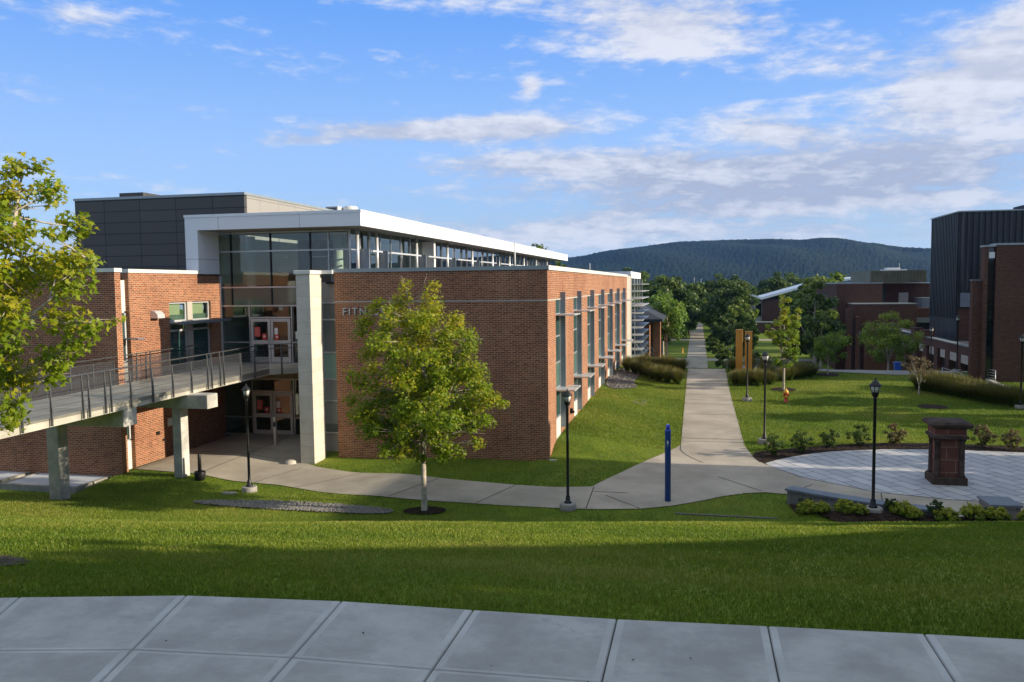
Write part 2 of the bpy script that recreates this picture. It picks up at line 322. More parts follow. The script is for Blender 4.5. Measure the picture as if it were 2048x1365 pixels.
# ------------------------------------------------------------------ mesh helpers
ROOT = {}
def settag(o, label=None, cat=None, group=None, kind=None):
    if label: o['label'] = label
    if cat: o['category'] = cat
    if group: o['group'] = group
    if kind: o['kind'] = kind
    return o
def thing(name, label, cat, loc, group=None):
    o = bpy.data.objects.new(name, None); col.objects.link(o); o.location = loc; o.empty_display_size = .3
    ROOT[o.name] = Vector(loc); return settag(o, label, cat, group)
def link(me, name, mats, parent):
    o = bpy.data.objects.new(name, me); col.objects.link(o)
    for mt in (mats if isinstance(mats, (list, tuple)) else [mats]): me.materials.append(mt)
    if parent is not None:
        o.parent = parent; ROOT[o.name] = ROOT[parent.name]
    return o
class MB:
    def __init__(s): s.v = []; s.f = []; s.sm = []; s.mi = []
    def face(s, pts, mi=0, smooth=False):
        i = len(s.v); s.v += [tuple(p) for p in pts]; s.f.append(tuple(range(i, i + len(pts)))); s.sm.append(smooth); s.mi.append(mi)
    def box(s, x0, x1, y0, y1, z0, z1, mi=0):
        i = len(s.v)
        s.v += [(x, y, z) for z in (z0, z1) for x, y in ((x0, y0), (x1, y0), (x1, y1), (x0, y1))]
        for q in ((3, 2, 1, 0), (4, 5, 6, 7), (0, 1, 5, 4), (1, 2, 6, 5), (2, 3, 7, 6), (3, 0, 4, 7)):
            s.f.append(tuple(i + k for k in q)); s.sm.append(False); s.mi.append(mi)
        return s
    def bbox(s, x0, x1, y0, y1, z0, z1, b=.02, mi=0):
        """box with chamfered vertical and top edges"""
        def ring(d, z): return [(x0 + d + b, y0 + d, z), (x1 - d - b, y0 + d, z), (x1 - d, y0 + d + b, z), (x1 - d, y1 - d - b, z), (x1 - d - b, y1 - d, z), (x0 + d + b, y1 - d, z), (x0 + d, y1 - d - b, z), (x0 + d, y0 + d + b, z)]
        s.loft([ring(0, z0), ring(0, z1 - b), ring(b, z1)], True, mi=mi); return s
    def loft(s, rings, caps=True, smooth=False, mi=0):
        i = len(s.v); n = len(rings[0])
        for r in rings: s.v += [tuple(p) for p in r]
        for k in range(len(rings) - 1):
            for j in range(n):
                a = i + k * n + j; b = i + k * n + (j + 1) % n
                s.f.append((a, b, b + n, a + n)); s.sm.append(smooth); s.mi.append(mi)
        if caps:
            s.f.append(tuple(i + j for j in reversed(range(n)))); s.sm.append(False); s.mi.append(mi)
            k = len(rings) - 1; s.f.append(tuple(i + k * n + j for j in range(n))); s.sm.append(False); s.mi.append(mi)
        return s
    def lathe(s, x, y, prof, n=16, smooth=True, rot=0):
        s.loft([[(x + r * math.cos(2 * math.pi * j / n + rot), y + r * math.sin(2 * math.pi * j / n + rot), z) for j in range(n)] for r, z in prof], True, smooth); return s
    def tube(s, pts, rad, n=6, smooth=True):
        pts = [Vector(p) for p in pts]; rings = []
        up = Vector((.13, .21, 1)).normalized()
        for k, p in enumerate(pts):
            d = (pts[min(k + 1, len(pts) - 1)] - pts[max(k - 1, 0)])
            if d.length < 1e-6: d = Vector((0, 0, 1))
            d.normalize(); a = d.cross(up if abs(d.z) < .95 else Vector((1, .1, 0))).normalized(); b = d.cross(a)
            r = rad[k] if isinstance(rad, (list, tuple)) else rad
            rings.append([p + r * (math.cos(2 * math.pi * j / n) * a + math.sin(2 * math.pi * j / n) * b) for j in range(n)])
        s.loft(rings, True, smooth); return s
    def bar(s, p, q, wx, wz=None):
        """square bar from p to q"""
        p = Vector(p); q = Vector(q); d = (q - p).normalized(); up = Vector((0, 0, 1)) if abs(d.z) < .9 else Vector((0, 1, 0))
        a = d.cross(up).normalized(); b = a.cross(d); wz = wz or wx
        s.loft([[c + sx * a * wx / 2 + sz * b * wz / 2 for sx, sz in ((-1, -1), (1, -1), (1, 1), (-1, 1))] for c in (p, q)]); return s
    def build(s, name, mats, parent=None):
        off = ROOT[parent.name] if parent is not None else Vector((0, 0, 0))
        me = bpy.data.meshes.new(name); me.from_pydata([(x - off.x, y - off.y, z - off.z) for x, y, z in s.v], [], s.f)
        me.polygons.foreach_set('use_smooth', s.sm); me.polygons.foreach_set('material_index', s.mi)
        me.update()
        bm = bmesh.new(); bm.from_mesh(me); bmesh.ops.recalc_face_normals(bm, faces=bm.faces); bm.to_mesh(me); bm.free()
        return link(me, name, mats, parent)
def pbox(name, mat, parent, *a, **k): return MB().box(*a, **k).build(name, mat, parent)
def np_mesh(name, verts, k, mats, parent=None, tint=None, smooth=False):
    """verts: (n, k, 3) array, one polygon of k corners each"""
    verts = np.asarray(verts, np.float32); n = verts.shape[0]
    if parent is not None: verts = verts - np.array(ROOT[parent.name], np.float32)
    me = bpy.data.meshes.new(name); me.vertices.add(n * k); me.vertices.foreach_set('co', verts.reshape(-1))
    me.loops.add(n * k); me.loops.foreach_set('vertex_index', np.arange(n * k, dtype=np.int32))
    me.polygons.add(n); me.polygons.foreach_set('loop_start', np.arange(0, n * k, k, dtype=np.int32))
    me.update(calc_edges=True)
    if tint is not None:
        at = me.attributes.new('tint', 'FLOAT', 'FACE'); at.data.foreach_set('value', np.asarray(tint, np.float32))
    return link(me, name, mats, parent)
def copy_tree(o, loc, rz=0, sc=1.0, label=None, parent=None):
    c = o.copy(); col.objects.link(c)
    if parent is None:
        c.location = loc; c.rotation_euler = (0, 0, rz); c.scale = (sc, sc, sc) if not isinstance(sc, tuple) else sc
        if label: c['label'] = label
    else: c.parent = parent
    for ch in list(o.children): copy_tree(ch, None, parent=c)
    return c

# ------------------------------------------------------------------ ground
PY = np.array([-400, 5.0, 5.3, 6, 8, 10, 12, 14, 16, 18, 20, 22, 24, 26, 28, 30, 36, 38, 51, 57, 62, 64, 66, 70, 90, 105, 142, 228, 400, 5000.])
PZ = np.array([5.3, 5.33, 5.33, 5.22, 4.86, 4.40, 3.87, 3.27, 2.62, 1.88, 1.08, .33, -.10, -.2, -.12, -.02, .02, .1, .35, .54, .86, .95, .8, -.03, -1.8, -3.5, -3.4, -3.75, -4, -4.])
EDGE = [(-16, -4.5), (-14, -1.5), (-12, 1), (-10, 2.55), (-8, 3.65), (-6.5, 4.3), (-4.89, 4.75), (-3.58, 5.05), (-2.43, 5.17), (-1.48, 5.2), (-.51, 5.24), (.45, 5.32), (1.39, 5.39), (2.36, 5.45), (3.3, 5.49), (4.25, 5.5), (5.2, 5.5), (6.15, 5.5), (7.1, 5.5), (40, 5.5)]
EX = np.array([e[0] for e in EDGE]); EY = np.array([e[1] for e in EDGE])
def sst(t): t = np.clip(t, 0, 1); return t * t * (3 - 2 * t)
def hgt(x, y):
    x = np.asarray(x, float); y = np.asarray(y, float)
    z = np.interp(y, PY, PZ)
    # smooth the profile a little
    for d in (-1.2, -.6, .6, 1.2): z = z + np.interp(y + d, PY, PZ)
    z = z / 5
    z = z + .057 * np.clip(x + 3, -14, 11) * sst((y - 5.3) / 8) * (1 - sst((y - 15) / 9))
    # grass banked against the long brick wall
    wz = np.interp(y, [33.0, 34.2, 35.6, 39, 44, 57, 74, 80], [0, .12, .6, .69, .76, .95, .9, 0])
    k = sst((-1.2 - x) / 5) * (1 - sst((-6.3 - x) / .5))
    z = z + np.maximum(wz - np.interp(y, PY, PZ), 0) * k * (y > 30) * (y < 82)
    # court drains towards the walk in front of the stone fin
    z = z - .24 * sst((x + 20.5) / 2.5) * (1 - sst((x + 14.5) / 3.5)) * sst((35.2 - y) / 2.2) * sst((y - 26.5) / 2)
    z = z - .22 * sst((-23.2 - x) / .5) * sst((y - 25.5) / 1.2) * (y < 40)
    # swale with a gravel strip under the slope, left of the tree
    z = z - .10 * np.exp(-((y - 26.2) / .8) ** 2) * sst((-8 - x) / 3)
    z = z + .45 * np.exp(-((y - 26.7) / .85) ** 2) * sst((x - 2.3) / 1.6) * sst((14 - x) / 2)
    # small bumps
    z = z + .025 * np.sin(x * .9 + 1.3 * np.sin(y * .4)) * np.sin(y * .7 + .5) * sst((y - 6) / 4) * (1 - sst((y - 22) / 3))
    # valley floor between campus and hill
    return z - 10 * sst((y - 330) / 500)
def hg(x, y): return float(hgt(x, y))
gx = np.unique(np.concatenate([np.arange(-46, 46.01, .6), 46 + 1.13 ** np.arange(1, 44) * 2, -46 - 1.13 ** np.arange(1, 44) * 2]))
gy = np.unique(np.concatenate([np.arange(-14, 112.01, .6), 112 + 1.12 ** np.arange(1, 60) * 2, -14 - 1.2 ** np.arange(1, 20) * 2]))
gx = gx[(gx > -5000) & (gx < 5000)]; gy = gy[gy < 4000]
XX, YY = np.meshgrid(gx, gy); ZZ = hgt(XX, YY)
inside = YY < np.interp(XX, EX, EY) - .1
ZZ = np.where(inside, ZZ - .16, ZZ)
me = bpy.data.meshes.new('lawn_ground')
nx, ny = len(gx), len(gy)
V = np.stack([XX, YY, ZZ], -1).reshape(-1, 3)
idx = np.arange(nx * ny).reshape(ny, nx)
Q = np.stack([idx[:-1, :-1], idx[:-1, 1:], idx[1:, 1:], idx[1:, :-1]], -1).reshape(-1, 4)
me.vertices.add(len(V)); me.vertices.foreach_set('co', V.astype(np.float32).reshape(-1))
me.loops.add(Q.size); me.loops.foreach_set('vertex_index', Q.astype(np.int32).reshape(-1))
me.polygons.add(len(Q)); me.polygons.foreach_set('loop_start', np.arange(0, Q.size, 4, dtype=np.int32))
me.update(calc_edges=True); me.polygons.foreach_set('use_smooth', [True] * len(Q))
settag(link(me, 'lawn_ground', LAWN, None), kind='structure')

def clip(poly, ax, v, keep_less):
    out = []
    for i in range(len(poly)):
        a, b = poly[i - 1], poly[i]
        ia = (a[ax] <= v) if keep_less else (a[ax] >= v); ib = (b[ax] <= v) if keep_less else (b[ax] >= v)
        if ia != ib:
            t = (v - a[ax]) / (b[ax] - a[ax]); out.append((a[0] + t * (b[0] - a[0]), a[1] + t * (b[1] - a[1])))
        if ib: out.append(b)
    return out
EXCL = []
def drape(name, poly, dz, mat, kind='structure', build=True, mb=None):
    if build: EXCL.append((name, poly))
    mb = mb or MB(); xs = [p[0] for p in poly]; ys = [p[1] for p in poly]
    cx = [v for v in gx if min(xs) - 3 < v < max(xs) + 3]; cy = [v for v in gy if min(ys) - 3 < v < max(ys) + 3]
    for i in range(len(cx) - 1):
        px_ = clip(clip(poly, 0, cx[i], False), 0, cx[i + 1], True)
        if len(px_) < 3: continue
        for j in range(len(cy) - 1):
            q = clip(clip(px_, 1, cy[j], False), 1, cy[j + 1], True)
            if len(q) >= 3: mb.face([(x, y, hg(x, y) + dz) for x, y in q], 0, True)
    if not build: return mb
    # merge, so shading is smooth
    o = mb.build(name, mat)
    bm = bmesh.new(); bm.from_mesh(o.data); bmesh.ops.remove_doubles(bm, verts=bm.verts, dist=.0008); bmesh.ops.recalc_face_normals(bm, faces=bm.faces)
    if sum(f.normal.z for f in bm.faces) < 0: bmesh.ops.reverse_faces(bm, faces=bm.faces)
    bm.to_mesh(o.data); bm.free()
    return settag(o, kind=kind)

def smooth_poly(pts, it=2):
    for _ in range(it):
        q = []
        for i in range(len(pts)):
            a, b = pts[i], pts[(i + 1) % len(pts)]
            q += [(.75 * a[0] + .25 * b[0], .75 * a[1] + .25 * b[1]), (.25 * a[0] + .75 * b[0], .25 * a[1] + .75 * b[1])]
        pts = q
    return pts
# walkway: entrance court, curved walk along the wing, junction and the long straight path
LOW = [(-23.7, 29.6), (-21, 29.35), (-18, 29.25), (-16.2, 29.05), (-14.4, 28.5), (-12.5, 27.75), (-11, 27.5), (-9.56, 27.35), (-6.74, 27.2), (-4.42, 27.2), (-3.23, 27.3), (-1.8, 27.6), (-.8, 28.1), (.11, 28.75), (.9, 29.45), (1.7, 29.95), (2.4, 30.2), (3.2, 30.05), (4.9, 29.0), (6.3, 28.0), (7.7, 27.45), (10, 27.1), (14, 27.0), (20, 27.4)]
UP = [(20, 30.6), (14, 30.2), (11, 30.1), (8.52, 30.25), (6.23, 30.85), (3.9, 32.7), (2.75, 34.75), (2.45, 35.6), (2.25, 37.0), (2.12, 38.2), (2.08, 52), (2.1, 64), (2.1, 64.6), (-.72, 64.6), (-.74, 52), (-.72, 38), (-.9, 37.4), (-2.48, 33.6), (-3.82, 29.95), (-5.2, 29.65), (-6.73, 29.72), (-9.41, 30.1), (-12.68, 30.95), (-14.6, 31.55), (-16.1, 32.1), (-17.0, 32.75), (-17.0, 37.45), (-23.8, 37.45)]
drape('walkway', LOW + UP, .03, WALK)
drape('lower_walkway', [(-1.5, 98), (1.35, 98), (1.35, 330), (-1.5, 330)], .05, WALK)
jm = MB()
def jline(a, b, wdt=.035):
    d = Vector((b[0] - a[0], b[1] - a[1])).normalized(); n = Vector((-d.y, d.x)) * wdt / 2
    drape('', [(a[0] + n.x, a[1] + n.y), (b[0] + n.x, b[1] + n.y), (b[0] - n.x, b[1] - n.y), (a[0] - n.x, a[1] - n.y)], .038, None, build=False, mb=jm)
for y in (39.4, 46, 49.5, 53, 57.6, 61): jline((-.72, y), (2.1, y))
for a, b in (((-3.75, 29.9), (-3.7, 27.3)), ((-6.7, 29.7), (-7.6, 27.3)), ((-9.9, 30.1), (-11.0, 27.6)), ((-13.6, 31.2), (-15.4, 28.8)), ((-16.6, 31.8), (-17.4, 29.2)), ((-20, 29.4), (-20, 37)), ((-23.7, 33.1), (-17.1, 33.1)),
             ((-.74, 38), (-.72, 36.9)), ((-.72, 36.9), (-.55, 36.2)), ((-.55, 36.2), (-.2, 35.4)), ((-.2, 35.4), (.25, 34.6)), ((.8, 32.2), (2.3, 30.3)), ((-3.2, 28.9), (-1.9, 27.6)), ((-3.7, 29.3), (-2.4, 29.3)), ((4.2, 31.6), (3.2, 30.1)), ((6.4, 30.7), (6.0, 28.3)), ((9, 30.1), (8.9, 27.3))): jline(a, b)
settag(jm.build('walkway_joints', JOINT), kind='structure')
# plaza of pale pavers with a mulch bed round its upper rim
RIM = [(2.78, 34.9), (3.3, 35.6), (4.0, 36.3), (4.8, 36.95), (5.7, 37.5), (6.6, 37.85), (8.1, 38.3), (9.8, 38.55), (11.7, 38.65), (13.7, 38.5), (16, 37.9), (18.5, 36.6), (20, 34.6)]
drape('plaza_paving', RIM + [(20, 30.65), (14, 30.25), (11, 30.15), (8.52, 30.3), (6.23, 30.9), (3.95, 32.72), (2.85, 34.6)], .034, PAVER)
drape('mulch_bed', RIM + [(20.6, 36), (18.6, 37.9), (16, 39.2), (13.7, 39.75), (11, 39.9), (8.6, 39.7), (6.4, 39.0), (4.6, 38.1), (3.3, 37.4), (2.5, 36.9), (2.35, 36.1), (2.55, 35.2)], .045, MULCH)
drape('planting_bed', smooth_poly([(3.0, 29.4), (4.9, 28.3), (6.3, 27.5), (8, 27.0), (12, 26.7), (12, 25.2), (8, 25.3), (5, 25.6), (3.3, 26.8)], 1), .05, MULCH)
drape('gravel_strip', smooth_poly([(-18.2, 26.1), (-15.8, 26.55), (-12.8, 26.6), (-11.2, 26.45), (-10.4, 26.35), (-10.2, 26.0), (-10.4, 25.6), (-11.4, 25.4), (-15, 25.3), (-17.5, 25.6)], 2), .04, GRAVEL)
drape('tree_mulch_ring', [(-9.14 + .75 * math.cos(a * .4), 26.15 + .45 * math.sin(a * .4)) for a in range(16)], .06, MULCH)
drape('gravel_patch', smooth_poly([(-6.1, 51), (-6.1, 66), (-3.8, 62), (-4.4, 56), (-3.6, 53.6)], 2), .05, GRAVEL)
PATCH = list(smooth_poly([(-3.7, 47.4), (-3.3, 47.1), (-2.95, 47.6), (-3.0, 50.3), (-3.25, 50.2), (-3.4, 48.8), (-3.75, 48.3)], 2))
drape('bare_soil', [(-6.15 + .62 * math.cos(a * .4), 5.66 + .22 * math.sin(a * .4)) for a in range(16)], .012, simple('bare_soil', (.075, .06, .045), .95, 0, .1, .4, 9, .8, 30, .5))
# lower court beyond the crest, on the right, and cross paths
drape('lower_court', [(4, 67.5), (9.6, 63.2), (14, 62), (19, 64), (20.5, 72), (20.5, 100), (14, 112), (5, 112), (4.2, 95)], .05, concrete_mat('court_concrete', (.24, .235, .235), .15, .3))
drape('cross_path', [(-12, 118), (24, 118), (24, 121.5), (-12, 121.5)], .045, WALK)
drape('far_cross_path', [(-30, 160), (60, 160), (60, 165), (-30, 165)], .045, WALK)
drape('far_road', [(-60, 232), (120, 232), (120, 240), (-60, 240)], .05, concrete_mat('asphalt', (.055, .055, .058), .2, .4))

# foreground sidewalk: slabs with tooled edges, real gaps between them
def edge_dir(x):
    return (np.interp(x, [-12, -8, -4.89, -3.58, -2.43, -1.48, 0, 1.4, 40], [.75, .62, .42, .25, .09, .0, 0, 0, 0]), -1)
SX = [-14, -12, -10.6, -9.3, -8.1, -6.95, -5.85, -4.75, -3.58, -2.43, -1.48, -.51, .45, 1.39, 2.36, 3.3, 4.25, 5.2, 6.15, 7.1, 8.05, 9]
ST = [0, .88, 1.85, 2.82, 3.8, 4.8, 5.8]
sm_ = MB()
def sp(x, t):
    ey = float(np.interp(x, EX, EY)); d = edge_dir(x); l = math.hypot(*d)
    return Vector((x + d[0] / l * t, ey + d[1] / l * t, 5.35))
def inset(q, d):
    c = sum(q, Vector()) / 4; out = []
    for i in range(4):
        p, a, b = q[i], q[i - 1], q[(i + 1) % 4]
        u = (a - p).normalized(); v = (b - p).normalized(); s = abs(u.cross(v).length); out.append(p + (u + v) * d / max(s, .3))
    return out
for i in range(len(SX) - 1):
    for j in range(len(ST) - 1):
        q = [sp(SX[i], ST[j + 1]), sp(SX[i + 1], ST[j + 1]), sp(SX[i + 1], ST[j]), sp(SX[i], ST[j])]
        a = inset(q, .004); b = inset(q, .010)
        wq, hq = (q[1] - q[0]).length, (q[3] - q[0]).length; u0, v0, v1 = .052 / wq, .034 / hq, (.014 if j == 0 else .034) / hq
        bl = lambda u, v: (q[0] * (1 - u) + q[1] * u) * (1 - v) + (q[3] * (1 - u) + q[2] * u) * v
        c = [bl(u0, v0), bl(1 - u0, v0), bl(1 - u0, 1 - v1), bl(u0, 1 - v1)]
        dn = Vector((0, 0, -.010)); a0 = [p + dn for p in a]; low = [p + Vector((0, 0, -.14)) for p in a]
        for k in range(4):
            k2 = (k + 1) % 4
            sm_.face([low[k], low[k2], a0[k2], a0[k]], 1); sm_.face([a0[k], a0[k2], b[k2], b[k]], 1); sm_.face([b[k], b[k2], c[k2], c[k]], 1)
        sm_.face(c, 0)
settag(sm_.build('sidewalk', [SIDE, SIDES]), kind='structure')
gb = MB(); gb.face([sp(SX[0], 0) + Vector((0, 0, -.016))] + [sp(x, .03) + Vector((0, 0, -.016)) for x in SX[1:]] + [sp(x, 5.7) + Vector((0, 0, -.016)) for x in reversed(SX)])
settag(gb.build('sidewalk_bedding', JOINT), kind='structure')

# forested hill across the valley
AZP = np.array([-70, -50, -41.8, -30, -20, -12, -8.9, -7.5, -4.9, -1.5, 1.8, 5, 8.1, 11.1, 12.6, 14.5, 19, 30, 50, 70.])
ELP = np.array([1.2, 1.4, 1.6, 1.5, 1.6, 1.75, 1.85, 2.0, 2.4, 2.8, 2.87, 2.85, 2.65, 2.4, 2.1, 1.95, 1.6, 1.5, 1.6, 1.4])
ha = np.concatenate([np.linspace(-70, -46, 60), np.linspace(-45.9, 24, 900), np.linspace(24.2, 70, 90)]); hd = np.concatenate([np.linspace(1150, 2050, 46), np.linspace(2065, 2350, 34), np.linspace(2400, 3300, 14)])
AA, DD = np.meshgrid(np.radians(ha), hd)
ridge = np.tan(np.radians(np.interp(np.degrees(AA), AZP, ELP))) * 2200 + EYE + 14
rng = np.random.default_rng(3)
prof = np.interp(DD, [1150, 1300, 1600, 1900, 2200, 2400, 3300], [0, .10, .38, .72, 1, .97, .3])
sp_ = 1 + .10 * np.sin(AA * 37 + DD * .004) * np.sin(DD * .006 + AA * 9) * (DD < 2150)
HZ = -14 + ridge * prof * sp_ + rng.random(DD.shape) * np.interp(DD, [1150, 1400], [1.5, 3])
V = np.stack([DD * np.sin(AA), DD * np.cos(AA), HZ], -1).reshape(-1, 3)
me = bpy.data.meshes.new('hill'); n2, n1_ = DD.shape; idx = np.arange(n1_ * n2).reshape(n2, n1_)
Q = np.stack([idx[:-1, :-1], idx[:-1, 1:], idx[1:, 1:], idx[1:, :-1]], -1).reshape(-1, 4)
me.vertices.add(len(V)); me.vertices.foreach_set('co', V.astype(np.float32).reshape(-1))
me.loops.add(Q.size); me.loops.foreach_set('vertex_index', Q.astype(np.int32).reshape(-1))
me.polygons.add(len(Q)); me.polygons.foreach_set('loop_start', np.arange(0, Q.size, 4, dtype=np.int32)); me.update(calc_edges=True)
settag(link(me, 'hill', HILL, None), kind='structure')

# ------------------------------------------------------------------ fitness building
FB = thing('fitness_building', 'long red brick and glass building with white overhanging roof beside the straight path', 'building', (-16, 34, 0))
XR, YF, YE, TOP = -6.17, 33.8, 78.0, 8.2          # right wing: outer face, front face, far end, top of brick
WY = [35.8 + 5.37 * k for k in range(7)]
# right wing walls
mb = MB()
mb.box(-15.85, XR - .3, YF, 34.2, -.5, TOP)                      # front wall
mb.box(-15.85, XR - .3, 34.2, YE, -.5, -.2)
prev = YF
for y in WY:                                                      # piers and the wall over the windows
    mb.box(XR - .3, XR, prev, y, -.5, 6.95); prev = y + 1.3
mb.box(XR - .3, XR, prev, 73.4, -.5, 6.95); mb.box(XR - .3, XR, YF, 73.4, 6.95, TOP)
mb.build('brick_wall', BRICK, FB)
MB().box(-15.87, XR + .005, YF - .012, YF - .002, 6.87, 6.93).box(XR + .002, XR + .012, YF - .012, 73.4, 6.87, 6.93).build('brick_band', STONE_PANEL, FB)
MB().box(-15.95, XR + .06, YF - .06, 34.25, TOP, TOP + .17).box(XR - .34, XR + .06, 34.25, 73.4, TOP, TOP + .17).build('coping', CAPG, FB)
MB().box(XR + .062, XR + .075, YF - .06, 73.4, TOP - .02, TOP + .175).build('coping_edge', CAP, FB)
pbox('roof', ROOFD, FB, -16.5, XR - .34, 34.3, YE, 7.7, 7.8)
pbox('end_panel', STONE_PANEL, FB, XR - .3, XR - .02, 73.42, 77.8, -.5, TOP + .1)
pbox('corner_trim', CAP, FB, XR - .05, XR + .04, 77.8, 78.0, -.5, TOP + .25)
for k, y in enumerate(WY):
    wdw = MB().box(XR - .10, XR - .015, y, y + .06, 1.5, 6.93).box(XR - .10, XR - .015, y + 1.2, y + 1.26, 1.5, 6.93)
    for z in (1.5, 2.86, 4.0, 5.2, 6.2, 6.87): wdw.box(XR - .10, XR - .01, y + .06, y + 1.2, z, z + .06)
    f = wdw.build('window', ALU, FB)
    MB().box(XR - .07, XR - .05, y + .06, y + 1.2, 1.56, 2.86).box(XR - .07, XR - .05, y + .06, y + 1.2, 4.06, 6.87).build('pane', GLASST, f)
    MB().box(XR - .07, XR - .052, y + .06, y + 1.2, 2.92, 4.0).build('spandrel_pane', SPAND, f)
    MB().box(XR - .2, XR - .012, y, y + 1.25, -.3, 1.48).build('sill_panel', CAP, f)
    MB().box(XR - .2, XR - .1, y, y + 1.3, 1.5, 6.95).build('room_backing', DARKGLASSROOM, f)
    MB().box(XR - .04, XR + .235, y + 1.26, y + 1.33, .95, 7.22).build('sun_fin', FIN, f)
    for z in (6.17, 2.78): MB().box(XR - .01, XR + .84, y + .02, y + 1.24, z, z + .06).box(XR + .30, XR + .84, y + 1.34, y + 1.9, z, z + .06).build('light_shelf', ALUL, f)
MB().box(XR, XR + .14, 39.75, 39.9, 1.15, 1.4).box(XR + .14, XR + .22, 39.78, 39.87, 1.18, 1.28).build('wall_spigot', BLACK, FB)
pbox('downspout_shoe', CAP, FB, XR + .02, XR + .35, YF - .05, YF + .1, .02, .1)
# letters on the dark front wall
fc = bpy.data.curves.new('wall_lettering', 'FONT'); fc.body = 'FITNESS'; fc.size = .47; fc.extrude = .03; fc.space_character = 1.25
ft0 = bpy.data.objects.new('lettering_curve', fc); col.objects.link(ft0)
ft = bpy.data.objects.new('wall_lettering', bpy.data.meshes.new_from_object(ft0)); bpy.data.objects.remove(ft0); col.objects.link(ft); ft.data.materials.clear(); ft.data.materials.append(LETTER)
ft.parent = FB; ft.location = (.53, -.24, 6.30); ft.rotation_euler = (R(90), 0, 0)
# stone fin, and the strip window set back behind it
MB().box(-17.1, -16.44, 32.6, 33.76, -.8, 8.14).build('stone_fin', STONE, FB)
MB().bbox(-17.17, -16.37, 32.53, 33.84, 8.14, 8.30, .015).build('fin_coping', CAP, FB)
for a, b in ((-.4, .80), (6.88, 7.78)): pbox('strip_spandrel', STONE_PANEL, FB, -16.9, -15.86, 34.50, 34.7, a, b)
MB().box(-16.37, -15.86, 33.6, 34.75, 8.15, 8.31).build('fin_coping', CAP, FB)
pbox('vent_louver', GREY, FB, -16.9, -16.35, 34.56, 34.7, 7.78, 8.19)
pbox('vent_panel', FIN, FB, -16.35, -15.86, 34.52, 34.7, 7.78, 8.19)
mb = MB()
for x in (-16.9, -15.98): mb.box(x, x + .07, 34.42, 34.56, .80, 6.88)
for z in (.80, 2.29, 3.29, 4.53, 6.04, 6.81): mb.box(-16.83, -15.98, 34.43, 34.55, z, z + .065)
f = mb.build('strip_window', ALUL, FB)
curt = simple('curtained_pane', (.36, .37, .34), .10, 0, .55, .10, .7); curtd = simple('shaded_pane', (.20, .215, .185), .06, 0, .6, .25, .6)
for a, b, mt in ((.865, 1.25, curtd), (1.25, 2.29, curt), (2.355, 3.29, curt), (3.355, 4.53, simple('spandrel_green', (.30, .46, .37), .12, 0, .5, .06)), (4.595, 6.04, curtd), (6.105, 6.81, curtd)):
    pbox('pane', mt, f, -16.83, -15.98, 34.49, 34.505, a, b)
# entrance recess: return wall, curtain wall, doors
MB().box(-17.2, -16.9, 34.41, 37.5, -.4, 8.1).build('recess_wall', BRICK, FB)
YG = 37.5
def ww(xs, z0, z1, y=YG, d=.13, t=.055):
    m_ = MB()
    for x in xs: m_.box(x - t / 2, x + t / 2, y - .06, y - .06 + d, z0, z1)
    return m_
for x in (-24.22, -23.23, -21.0, -18.82): ww((x,), 6.68, 10.40, YG - .004).build('dark_mullion', BLACK, FB)
cw = ww((-17.83, -16.79), 6.68, 10.40)
for x0, x1, z in ((-24.2, -16.75, 9.41), (-24.2, -16.75, 10.34), (-24.2, -16.75, 7.59), (-24.2, -17, 6.65)): cw.box(x0, x1, YG - .07, YG + .05, z - .035, z + .035)
cwf = cw.build('curtain_wall', ALU, FB)
for a, b in ((-24.19, -23.26), (-23.2, -21.03), (-20.97, -18.85), (-18.79, -17.86), (-17.8, -16.82)):
    for z0, z1 in ((9.445, 10.3), (7.625, 9.375)): pbox('pane', GLASS, cwf, a, b, YG - .006, YG + .006, z0, z1)
    if a < -18: pbox('spandrel_pane', GLASSG, cwf, a, min(b, -17.2), YG - .006, YG + .006, 6.685, 7.555)
lw_ = ww((-24.15, -22.27, -19.93), 3.74, 6.62); lw_.box(-24.2, -22.27, YG - .07, YG + .05, 4.76, 4.82).box(-19.93, -17.2, YG - .07, YG + .05, 4.76, 4.82).box(-22.27, -19.93, YG - .07, YG + .05, 6.02, 6.09)
lw_.box(-24.2, -17.2, YG - .08, YG + .06, 3.68, 3.76)
uf = lw_.build('upper_storefront', ALU, FB)
for a, b, z0, z1 in ((-24.12, -22.3, 4.82, 6.6), (-24.12, -22.3, 3.76, 4.76), (-19.9, -17.2, 4.82, 6.6), (-19.9, -17.2, 3.76, 4.76), (-22.24, -19.96, 6.09, 6.6)): pbox('pane', GLASS, uf, a, b, YG - .006, YG + .006, z0, z1)
lo = ww((-24.15, -22.25, -19.93), -.02, 2.92); lo.box(-24.2, -22.25, YG - .07, YG + .05, .91, .97).box(-19.93, -17.2, YG - .07, YG + .05, .91, .97).box(-22.25, -19.93, YG - .07, YG + .05, 2.25, 2.32)
lo.box(-24.2, -17.2, YG - .08, YG + .06, 2.88, 2.96).box(-24.2, -22.25, YG - .08, YG + .06, .0, .07).box(-19.93, -17.2, YG - .08, YG + .06, 0, .07)
lf = lo.build('lower_storefront', ALU, FB)
for a, b, z0, z1 in ((-24.12, -22.28, .97, 2.88), (-24.12, -22.28, .07, .91), (-19.9, -17.2, .97, 2.88), (-19.9, -17.2, .07, .91), (-22.22, -19.96, 2.32, 2.88)): pbox('pane', GLASS, lf, a, b, YG - .006, YG + .006, z0, z1)
pbox('slab_edge', simple('slab_fascia', (.30, .235, .15), .7, 0, .3, .08), FB, -24.2, -17.2, YG - .05, YG + .3, 2.97, 3.66)
